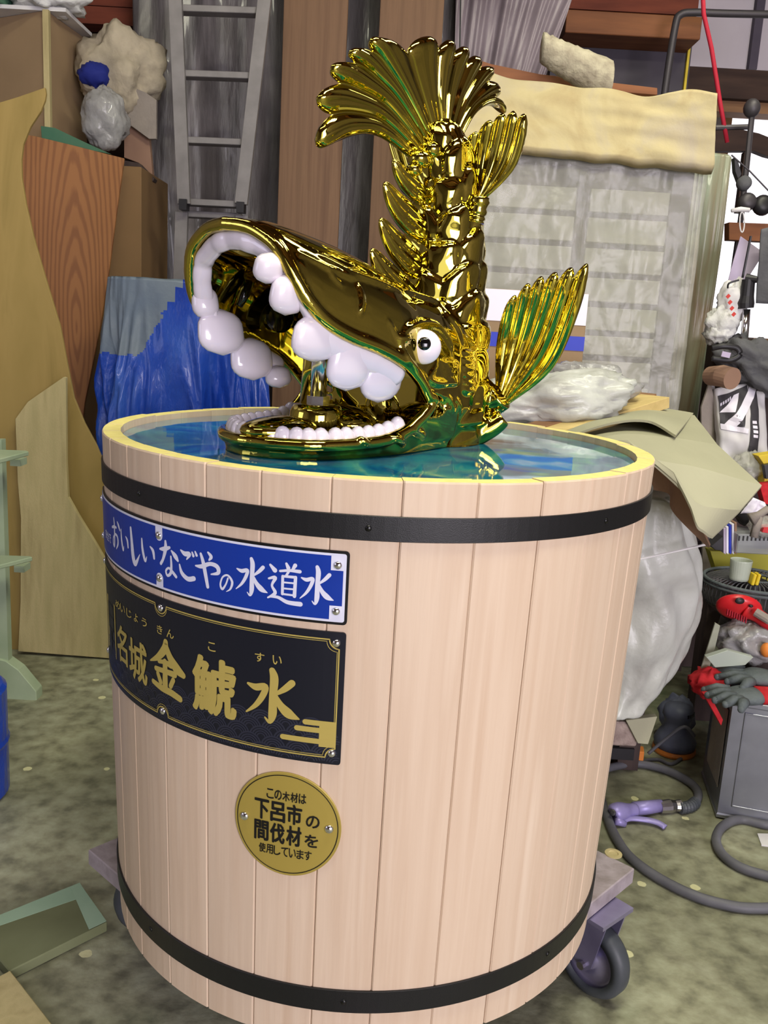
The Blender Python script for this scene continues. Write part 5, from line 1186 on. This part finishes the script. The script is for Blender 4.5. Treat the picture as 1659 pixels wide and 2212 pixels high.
# red tool
rt2 = thing('red_power_tool', 'red power tool with black buttons lying on the draped table', 'tool', at(1600, 1350, 2.3))
c = at(1596, 1312, 2.36); b = MB()
R2 = Matrix.Rotation(math.radians(12), 3, 'Y') @ Matrix.Rotation(math.radians(-50), 3, 'X')
b.ball(c, (.062, .050, .024), 36, R2); b.tube(catmull([at(1618, 1316, 2.35), at(1640, 1332, 2.33), at(1665, 1350, 2.31), at(1700, 1372, 2.30)], 5), [.034, .030, .026, .022, .02]+[.019]*11, 16); b.build('casing', M['red'], rt2, smooth=True)
for x, y, r in ((1598, 1298, .013), (1622, 1309, .006)): b = MB(); p = at(x, y, 2.318); b.ball(p, (r, .006, r*.7), 16); b.build('button', M['dark'], rt2, smooth=True)
b = MB(); b.tube([at(1632, 1322, 2.31), at(1665, 1342, 2.285)], .012, 10); b.build('grey_band', M['rag_grey'], rt2)
for k_ in range(9): b = MB(); p = at(1571+k_*5, 1322+k_*2.2, 2.327); b.box(p, (.002, .006, .016)); b.build('fin', M['rope'], rt2)
# fan lying face up
fan = thing('round_fan', 'dusty round fan grille lying face up at the right edge', 'fan', at(1625, 1290, 2.5))
cf = at(1626, 1262, 2.5); ft = Vector((0, -.12, 1)).normalized()
for r, h in ((.135, .012), (.135, .0), (.05, .02)):
    b = MB(); b.tube([cf+ft*h+Vector((r*math.cos(2*math.pi*i/48), r*math.sin(2*math.pi*i/48), 0)) for i in range(49)], .005 if r > .1 else .003, 8); b.build('ring', M['glove'], fan)
for k_ in range(56):
    a = 2*math.pi*k_/56; d = Vector((math.cos(a), math.sin(a), 0)); b = MB(); b.tube([cf+d*.05+ft*.02, cf+d*.10+ft*.018, cf+d*.135+ft*.002, cf+d*.137-ft*.03, cf+d*.125-ft*.06], .0018, 6); b.build('spoke', M['grey_cloth'], fan)
b = MB(); b.lathe(cf-ft*.065, [(.12, 0), (.13, .01), (.05, .05), (.045, .075), (.001, .08)], 32); b.build('motor', M['dark'], fan)
# cup, clamp, trays, bits on the fan
cu = at(1596, 1252, 2.44); b = MB(); b.lathe(cu, [(.024, 0), (.026, .004), (.030, .055), (.0295, .058), (.028, .055), (.024, .006), (.001, .005)], 28); tag(b.build('plastic_cup', M['cup'], smooth=False), 'cloudy plastic cup standing on the fan grille', 'cup')
for x in (1625, 1634): b = MB(); b.box(at(x, 1250, 2.42), (.009, .03, .032), Matrix.Rotation(.15, 3, 'Y')); tag(b.build('yellow_peg', M['yellow'], bevel=.002), 'left one of two yellow pegs on the fan grille' if x == 1625 else 'right one of two yellow pegs on the fan grille', 'peg')
tag(board('yellow_crate', [(1534, 1190), (1700, 1195), (1700, 1262), (1560, 1250), (1548, 1235)], 2.75, .05, M['olive']), 'olive yellow plastic crate behind the plastic cup', 'crate')
b = MB(); pbox(b, 1592, 1156, 1700, 1198, 2.6, .12); cbx = tag(b.build('clear_tray', M['box_clear'], bevel=.003), 'clear grey ribbed tray above the plastic cup', 'tray')
for k_ in range(11): b = MB(); b.box(at(1597+k_*9, 1163, 2.597), (.003, .004, .014)); q = b.build('rib', M['dark']); q.parent = cbx; q.location = Vector(q.location)-Vector(cbx.location)
for i, x in enumerate((1563, 1569, 1575, 1581, 1587)):
    tag(board('magazine', [(x, 1142-i*3), (x+5, 1140-i*3), (x+5, 1198), (x, 1195)], 2.62+.004*i, .14, (M['lilac_paper'], M['white'], M['blue_tape'], M['white'], M['card_dark'])[i]), ('lilac magazine leftmost of the upright row', 'white magazine second from left in the upright row', 'blue magazine in the middle of the upright row', 'white magazine second from right in the upright row', 'brown folder rightmost of the upright row')[i], 'magazine', 'magazines standing beside the clear tray')
tag(board('dark_wedge', [(1536, 1180), (1562, 1158), (1562, 1190), (1545, 1188)], 2.6, .05, M['dark']), 'black wedge below the corner of the cardboard sheet', 'wedge')
b = MB(); b.tube([at(1660, 1098, 2.5), at(1640, 1112, 2.5), at(1622, 1122, 2.5)], [.010, .011, .02], 12); b.tube([at(1640, 1115, 2.5), at(1628, 1160, 2.5)], .012, 10); tag(b.build('grey_nozzle', M['rag_grey'], smooth=True), 'grey nozzle tool above the clear tray', 'tool')
b = MB(); crumple(b, at(1648, 1138, 2.6), (.04, .04, .03), .3, 3, 52, 24); tag(b.build('clear_wrapper', M['clear_film'], smooth=True), 'clear wrapper lying behind the grey nozzle tool', 'bag')
b = MB(); crumple(b, at(1614, 1112, 2.7), (.035, .04, .03), .3, 3, 53, 24); tag(b.build('black_bottle', M['dark'], smooth=True), 'black lump behind the grey nozzle tool', 'bottle')
tag(board('red_carton', [(1650, 1140), (1700, 1140), (1700, 1158), (1646, 1150)], 2.55, .05, M['red']), 'small red carton at the right edge beside the nozzle tool', 'carton')

# ------------------------------------------------------------------ shelf with clutter above
sh = thing('storage_shelf', 'dark storage shelf full of clutter at the right edge', 'shelf', (1.6, 3.2, 0))
shz = [zat(1600, 1215, 2.95), zat(1600, 1010, 2.95), zat(1600, 835, 2.95), zat(1600, 745, 2.95)]
for z in shz: b = MB(); b.box((1.55, 3.10, z-.015), (.86, .30, .03)); b.build('shelf_board', M['dark_wood'], sh)
for x in (1.96,): 
    for y in (2.97, 3.23): b = MB(); b.box((x, y, .80), (.05, .05, 1.598)); b.build('post', M['dark_wood'], sh)
for y in (2.97, 3.23): b = MB(); b.box((1.13, y, .62), (.04, .05, 1.238)); b.build('post', M['dark_wood'], sh)
b = MB(); b.box((1.55, 3.26, .60), (.86, .02, 1.19)); b.build('back_panel', M['dark_wood'], sh)
tag(board('white_panel_board', [(1533, 816), (1541, 820), (1556, 892), (1556, 1600), (1546, 1600)], 2.98-.05, .02, M['white']), 'narrow white board standing beside the printed bag', 'board')
tag(board('grey_panel_board', [(1515, 880), (1535, 820), (1548, 892), (1562, 985), (1556, 1500), (1520, 1500)], 2.90, .012, M['rag_grey']), 'grey board standing at the foot of the draped stack', 'board')
# printed bag
def printed():
    Yp = 2.88; b = MB()
    TL, TR, BR, BL = at(1550, 838, Yp), at(1650, 822, Yp+.04), at(1662, 1020, Yp-.05), at(1560, 985, Yp-.05)
    W_ = lambda u, v: (0, .012*noise.noise(Vector((u*5, v*5, 3)))-.04*math.sin(math.pi*u)*math.sin(math.pi*v), 0)
    sheet(b, [TL, TR, BR, BL], 30, 40, W_, .03); o = tag(b.build('printed_bag', M['paper'], smooth=True), 'white paper bag printed with dark bands and big white strokes', 'bag')
    def S(u, v, off=.0035):
        p = (TL*(1-u)+TR*u)*(1-v)+(BL*(1-u)+BR*u)*v; return p+Vector(W_(u, v))+Vector((0, -off, 0))
    def patch(name, pts, mat, off):
        b = MB(); n = 10; a, c, d, e = pts
        g = [[S((a[0]*(1-i/n)+c[0]*i/n)*(1-j/n)+(e[0]*(1-i/n)+d[0]*i/n)*j/n, (a[1]*(1-i/n)+c[1]*i/n)*(1-j/n)+(e[1]*(1-i/n)+d[1]*i/n)*j/n, off) for i in range(n+1)] for j in range(n+1)]
        b.grid(g); q = b.build(name, mat); q.parent = o; q.location = Vector(q.location)-Vector(o.location); return q
    patch('dark_band', [(0, .12), (.62, .02), (.55, .30), (.0, .42)], M['print_grey'], .0030)
    patch('dark_band', [(.0, .38), (.50, .30), (.42, .52), (.0, .60)], M['print_grey'], .0031)
    patch('dark_band', [(.62, .08), (.80, .08), (.72, .84), (.50, .82)], M['print_grey'], .0032)
    patch('white_stroke', [(.66, .04), (.82, .06), (.20, .60), (.02, .56)], M['white'], .0045)
    patch('white_stroke', [(.30, .12), (.42, .10), (.26, .34), (.0, .36)], M['white'], .0046)
    patch('white_stroke', [(.0, .52), (.50, .54), (.48, .60), (.0, .60)], M['white'], .0047)
    for k_ in range(4): patch('print_mark', [(.60+.0*k_, .44+k_*.055), (.70, .44+k_*.055), (.70, .475+k_*.055), (.60, .475+k_*.055)], M['white'], .0050)
    for k_ in range(5): patch('print_mark', [(.02+k_*.045, .27-k_*.02), (.05+k_*.045, .25-k_*.02), (.05+k_*.045, .21-k_*.02), (.02+k_*.045, .23-k_*.02)], M['white'], .0050)
printed()
b = MB(); crumple(b, at(1628, 792, 2.95), (.13, .12, .075), .35, 2.2, 61, 60, Matrix.Rotation(.4, 3, 'Y')); jk = tag(b.build('grey_jacket', M['grey_cloth'], smooth=True), 'charcoal jacket heaped on the clutter at the right edge', 'jacket')
b = MB(); b.tube(catmull([at(1538, 752, 2.80), at(1562, 748, 2.79), at(1592, 752, 2.79), at(1597, 768, 2.79), at(1575, 778, 2.79), at(1538, 774, 2.80)], 6), [(.009, .005)]*31, 8, up=(0, 0, 1)); tag(b.build('black_belt', M['dark'], smooth=True), 'black belt curled in front of the charcoal jacket', 'belt')
b = MB(); b.box(at(1568, 766, 2.77), (.026, .004, .016), Matrix.Rotation(.15, 3, 'Y')); tag(b.build('belt_label', M['lilac_paper']), 'small lilac label on the black belt', 'label')
b = MB(); b.tube([at(1535, 812, 2.9), at(1560, 812, 2.84), at(1582, 818, 2.80)], [.030, .034, .034], 20); tag(b.build('brown_roll', M['card_dark'], smooth=False), 'brown rolled paper below the black belt', 'roll')
for i, (x, y, r, s) in enumerate(((1560, 700, (.05, .05, .055), 71), (1582, 655, (.045, .05, .07), 72), (1552, 722, (.04, .05, .035), 73))):
    b = MB(); crumple(b, at(x, y, 3.0), r, .35, 2.6, s, 36); shop_ = tag(b.build('white_bag', M['cloth_white'] if i != 1 else M['paper'], smooth=True), ('white plastic bag knotted beside the draped stack', 'white shop bag with faint red print beside the draped stack', 'small white crumple resting on the black belt')[i], 'bag')
    if i == 1: shop = shop_
for k_ in range(4): b = MB(); b.box(at(1573+k_*4, 640+k_*13, 2.925), (.012, .002, .010), Matrix.Rotation(-.9, 3, 'Y')); q = b.build('red_print', M['print_red']); q.parent = shop; q.location = Vector(q.location)-Vector(shop.location)
# drill hanging, chrome pole, grey cloth
dr = thing('black_clamp_head', 'black clamp head on a chrome pole at the right edge', 'stand', at(1612, 745, 2.95))
b = MB(); b.tube([at(1613, 668, 2.95), at(1607, 745, 2.95)], .012, 14); b.build('chrome_pole', M['chrome'], dr, smooth=True)
b = MB(); b.tube([at(1617, 604, 2.95), at(1613, 640, 2.95), at(1611, 655, 2.95), at(1611, 666, 2.95)], [.020, .022, .026, .024], 16); b.tube([at(1612, 602, 2.95), at(1636, 604, 2.93)], [.016, .010], 10); b.build('head', M['dark'], dr)
b = MB(); b.tube(catmull([at(1596, 605, 2.95), at(1575, 612, 2.95), at(1572, 622, 2.96)], 4), .003, 6); b.build('cable', M['dark'], dr)
b = MB(); b.tube([at(1622, 510, 2.96), at(1604, 600, 2.96)], .004, 6); b.build('thin_rod', M['dark'], dr)
b = MB(); b.tube([at(1580, 700, 3.05), at(1650, 705, 3.05), at(1700, 760, 3.05)], .0, 4) if False else None
b = MB(); sheet(b, [at(1645, 495, 3.0), at(1740, 470, 3.0), at(1740, 660, 3.0), at(1634, 655, 3.0)], 20, 20, lambda u, v: (0, .02*noise.noise(Vector((u*4, v*2, 5))), 0), .006); tag(b.build('hanging_cloth', M['grey_cloth'], smooth=True), 'grey cloth hanging at the right edge beside the clamp head', 'cloth')
tag(board('lilac_leaflet', [(1600, 510), (1651, 546), (1610, 610), (1572, 610), (1585, 560)], 3.1, .004, M['lilac_paper']), 'lilac leaflet hanging tilted beside the draped stack', 'leaflet')
tag(board('brown_rail', [(1575, 480), (1740, 486), (1740, 520), (1655, 522), (1575, 518)], 3.4, .05, M['beam']), 'orange brown rail below the grey lamp heads', 'rail')
for i, (x, y, r) in enumerate(((1605, 398, .026), (1612, 438, .032), (1645, 445, .036))):
    b = MB(); b.lathe(at(x, y, 3.4), [(.001, -.02), (r*.6, -.02), (r, 0), (r*.95, .02), (r*.5, .03), (.001, .03)], 20, (0, -1, .2)); tag(b.build('lamp_head', (M['grey_cloth'], M['pipe'], M['dark'])[i], smooth=True), ('small grey round lamp head, uppermost of three', 'grey round lamp head above the brown rail, left', 'black round lamp head above the brown rail, right')[i], 'lamp')
tag(board('dark_bracket', [(1586, 340), (1594, 345), (1602, 375), (1596, 392), (1588, 370)], 3.4, .03, M['dark']), 'small dark bracket above the grey lamp heads', 'bracket')
b = MB(); b.tube([at(1580, 455, 2.98), at(1600, 452, 2.98), at(1619, 454, 2.98)], [.006, .008, .007], 10); pg_ = tag(b.build('white_peg', M['paper'], smooth=True), 'white clothes peg with a loop clipped to the draped stack', 'peg')
q = MB(); q.tube([at(1603+5*math.cos(t*.4), 480+22*math.sin(t*.4), 2.98) for t in range(17)], .0022, 6); l_ = q.build('loop', M['paper']); l_.parent = pg_; l_.location = Vector(l_.location)-Vector(pg_.location)
b = MB(); crumple(b, at(1618, 1010, 2.78), (.05, .05, .045), .4, 2.6, 81, 36); tag(b.build('plastic_bag', M['clear_film'], smooth=True), 'clear plastic bag below the printed paper bag', 'bag')
tag(board('yellow_tool', [(1638, 985), (1700, 975), (1700, 1040), (1650, 1045), (1655, 1010)], 2.7, .05, M['yellow']), 'yellow tool case at the right edge below the printed bag', 'case')
tag(board('black_tool', [(1650, 1005), (1700, 995), (1700, 1028), (1655, 1035)], 2.68, .02, M['dark']), 'black handle on the yellow tool case', 'handle')
tag(board('dark_red_case', [(1641, 1048), (1700, 1040), (1700, 1100), (1652, 1088)], 2.66, .04, M['red_cloth']), 'dark red case at the right edge below the yellow one', 'case')
b = MB(); sheet(b, [at(1628, 1075, 2.6), at(1652, 1085, 2.6), at(1662, 1105, 2.6), at(1600, 1110, 2.6)], 12, 8, lambda u, v: (0, .01*noise.noise(Vector((u*4, v*4, 5))), 0), .004); tag(b.build('white_paper', M['white'], smooth=True), 'white paper sheet above the grey nozzle tool', 'paper')
